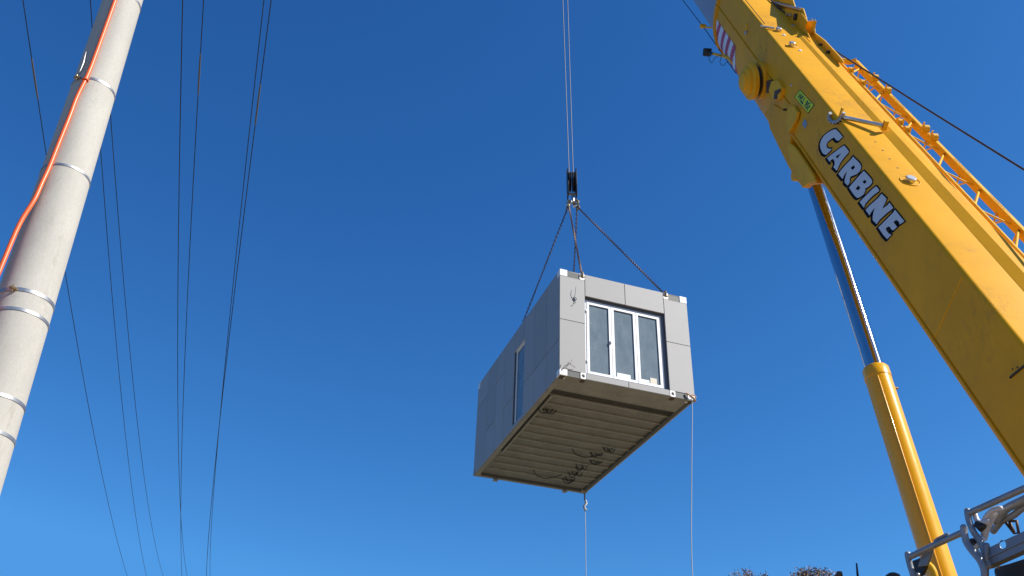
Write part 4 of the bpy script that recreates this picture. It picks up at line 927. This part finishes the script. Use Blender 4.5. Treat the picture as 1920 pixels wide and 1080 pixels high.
for y in (3.2, 4.9, 12.8, 14.6):
    for x in (2.95, 5.65):
        mb = MB(); mb.lathe((x, y, .66), (1, 0, 0), [(-.02, .3), (0, .6), (.03, .66), (.37, .66), (.4, .6), (.42, .3)], 32); t = mb.build('wheel', M['tyre'], crane, smooth=40)
        mb = MB(); mb.lathe((x - .03 if x < 4 else x + .38, y, .66), (1, 0, 0), [(0, .3), (.05, .28), (.052, .05)], 24); mb.build('rim', M['splice'], t, smooth=40)
# operator cab with antenna, lamps on its roof
cabz = 3.55
mb = MB(); pr = [(7.2, 2.06), (9.0, 2.06), (9.15, 2.6), (8.75, cabz - .05), (8.6, cabz), (7.3, cabz), (7.2, cabz - .1)]
mb.prism([Vector((2.75, y, z)) for y, z in pr], [Vector((3.65, y, z)) for y, z in pr]); cabo = mb.build('operator_cab', M['yellow_plain'], crane, bevel=.05)
mb = MB(); mb.box((2.74, 7.4, 2.75), (2.748, 8.6, 3.6)); mb.build('cab_window', M['lamp'], cabo)
def cabp(px, py, y=8.0): return at_fwd(px, py, y)
a_ = cabp(1606, 1056); mb = MB(); b_ = cabp(1608, 1078); mb.tube([Vector((b_.x, b_.y, cabz - .02)), b_, a_], [.011, .011, .007], 8); mb.build('antenna', M['darkrope'], cabo, smooth=60)
a_ = cabp(1567, 1081); b_ = cabp(1578, 1076.5); mb = MB(); mb.tube([Vector((b_.x + .1, b_.y + .1, cabz - .02)), a_, lin(a_, b_, .6) + Vector((0, 0, .006)), b_], [.02, .022, .03, .026], 10); mb.build('mirror_arm', M['chain'], cabo, smooth=60)
c_ = cabp(1675, 1085); mb = MB(); mb.lathe(c_ + Vector((0, 0, -.12)), (0, 0, 1), [(0, .075), (.11, .075), (.15, .06), (.168, .03), (.17, 0)], 20); mb.build('beacon', M['chain'], cabo, smooth=60)

# ------------------------------------------------------------------ gum trees far behind
def leaf_mat(nm, c):
    m, nt_, b = new_mat(nm); b.inputs['Roughness'].default_value = .6; b.inputs['Specular IOR Level'].default_value = .3
    oi = nt_.nodes.new('ShaderNodeNewGeometry'); rp_n = nt_.nodes.new('ShaderNodeValToRGB')
    rp_n.color_ramp.elements[0].color = (*[x * .55 for x in c], 1); rp_n.color_ramp.elements[1].color = (*[x * 1.5 for x in c], 1)
    e = rp_n.color_ramp.elements.new(.8); e.color = (.30, .17, .14, 1)
    nt_.links.new(oi.outputs['Random Per Island'], rp_n.inputs['Fac']); nt_.links.new(rp_n.outputs['Color'], b.inputs['Base Color'])
    return m
M['leaf'] = leaf_mat('olive gum leaves', (.17, .16, .085)); M['bark'] = mat('gum bark', (.25, .21, .17), .85, noise=.2, nscale=4)
def tree(px, py, dist, rad, seed, label, extra=()):
    rnd = random.Random(seed); tp = at_fwd(px, py, dist); base = Vector((tp.x, tp.y, gz(tp.x, tp.y) - .05)); ht = tp.z
    t = empty('gum_tree', base, label, 'tree', 'gum trees behind the crane')
    mb = MB(); trunk_pts = [base + Vector((.25 * math.sin(i * .8 + seed), .2 * math.cos(i), ht * .8 * i / 7)) for i in range(8)]
    mb.tube(trunk_pts, [.32 - .03 * i for i in range(8)], 10)
    clumps = [(Vector((tp.x, tp.y, ht - rad * .42)), rad * .40)]
    for x, y, r in extra:
        p = at_fwd(x, y, dist); clumps.append((p - Vector((0, 0, r)), r))
    for i in range(22):
        h_ = rnd.uniform(.5, .93) * ht; wd = rad * (1.5 if h_ < ht * .82 else 1.0); ang = rnd.uniform(0, 6.28)
        clumps.append((Vector((tp.x + wd * rnd.uniform(.2, 1) * math.cos(ang), tp.y + wd * rnd.uniform(.2, 1) * math.sin(ang), h_)), rad * rnd.uniform(.35, .6))); cc, rr = clumps[-1]; cc.z = min(cc.z, ht - .85 - rr * 1.25)
    for c, r in clumps[:16]:
        s = trunk_pts[rnd.randint(4, 7)]; mid = lin(s, c, .55) + Vector((rnd.uniform(-.2, .2), rnd.uniform(-.2, .2), -.15)); mb.tube([s, mid, c], [.09, .06, .02], 6)
    mb.build('trunk', M['bark'], t, smooth=60)
    lf = MB()
    for ci, (c, r) in enumerate(clumps):
        nl = int((1700 if ci < 1 + len(extra) else 480) * (r / .7) ** 2)
        for _ in range(nl):
            d = Vector((rnd.gauss(0, 1), rnd.gauss(0, 1), rnd.gauss(0, .8))).normalized() * r * rnd.random() ** .45 * (1 + .25 * rnd.random())
            if math.sin(d.x * 9 + ci) + math.sin(d.z * 11 + d.y * 7) < -.7: continue
            p = c + d; a = Vector((rnd.uniform(-1, 1), rnd.uniform(-1, 1), rnd.uniform(-1.2, .3))).normalized(); b = a.cross(Vector((rnd.uniform(-1, 1), rnd.uniform(-1, 1), rnd.uniform(-1, 1)))).normalized()
            l_, w_ = rnd.uniform(.05, .10), rnd.uniform(.015, .028)
            lf.add([p - a * l_, p + b * w_, p + a * l_, p - b * w_], [(0, 1, 2, 3)])
    lf.build('crown', M['leaf'], t)
tree(1391, 1067, 40, 1.5, 3, 'distant gum tree, its lone tip at the bottom edge nearer the hanging cabin', ((1430, 1075, .4),))
tree(1519, 1064, 38, 1.6, 5, 'distant gum tree, the wider crown close to the mirror and antenna', ((1498, 1068, .5), (1545, 1067, .5), (1514, 1063, .4)))
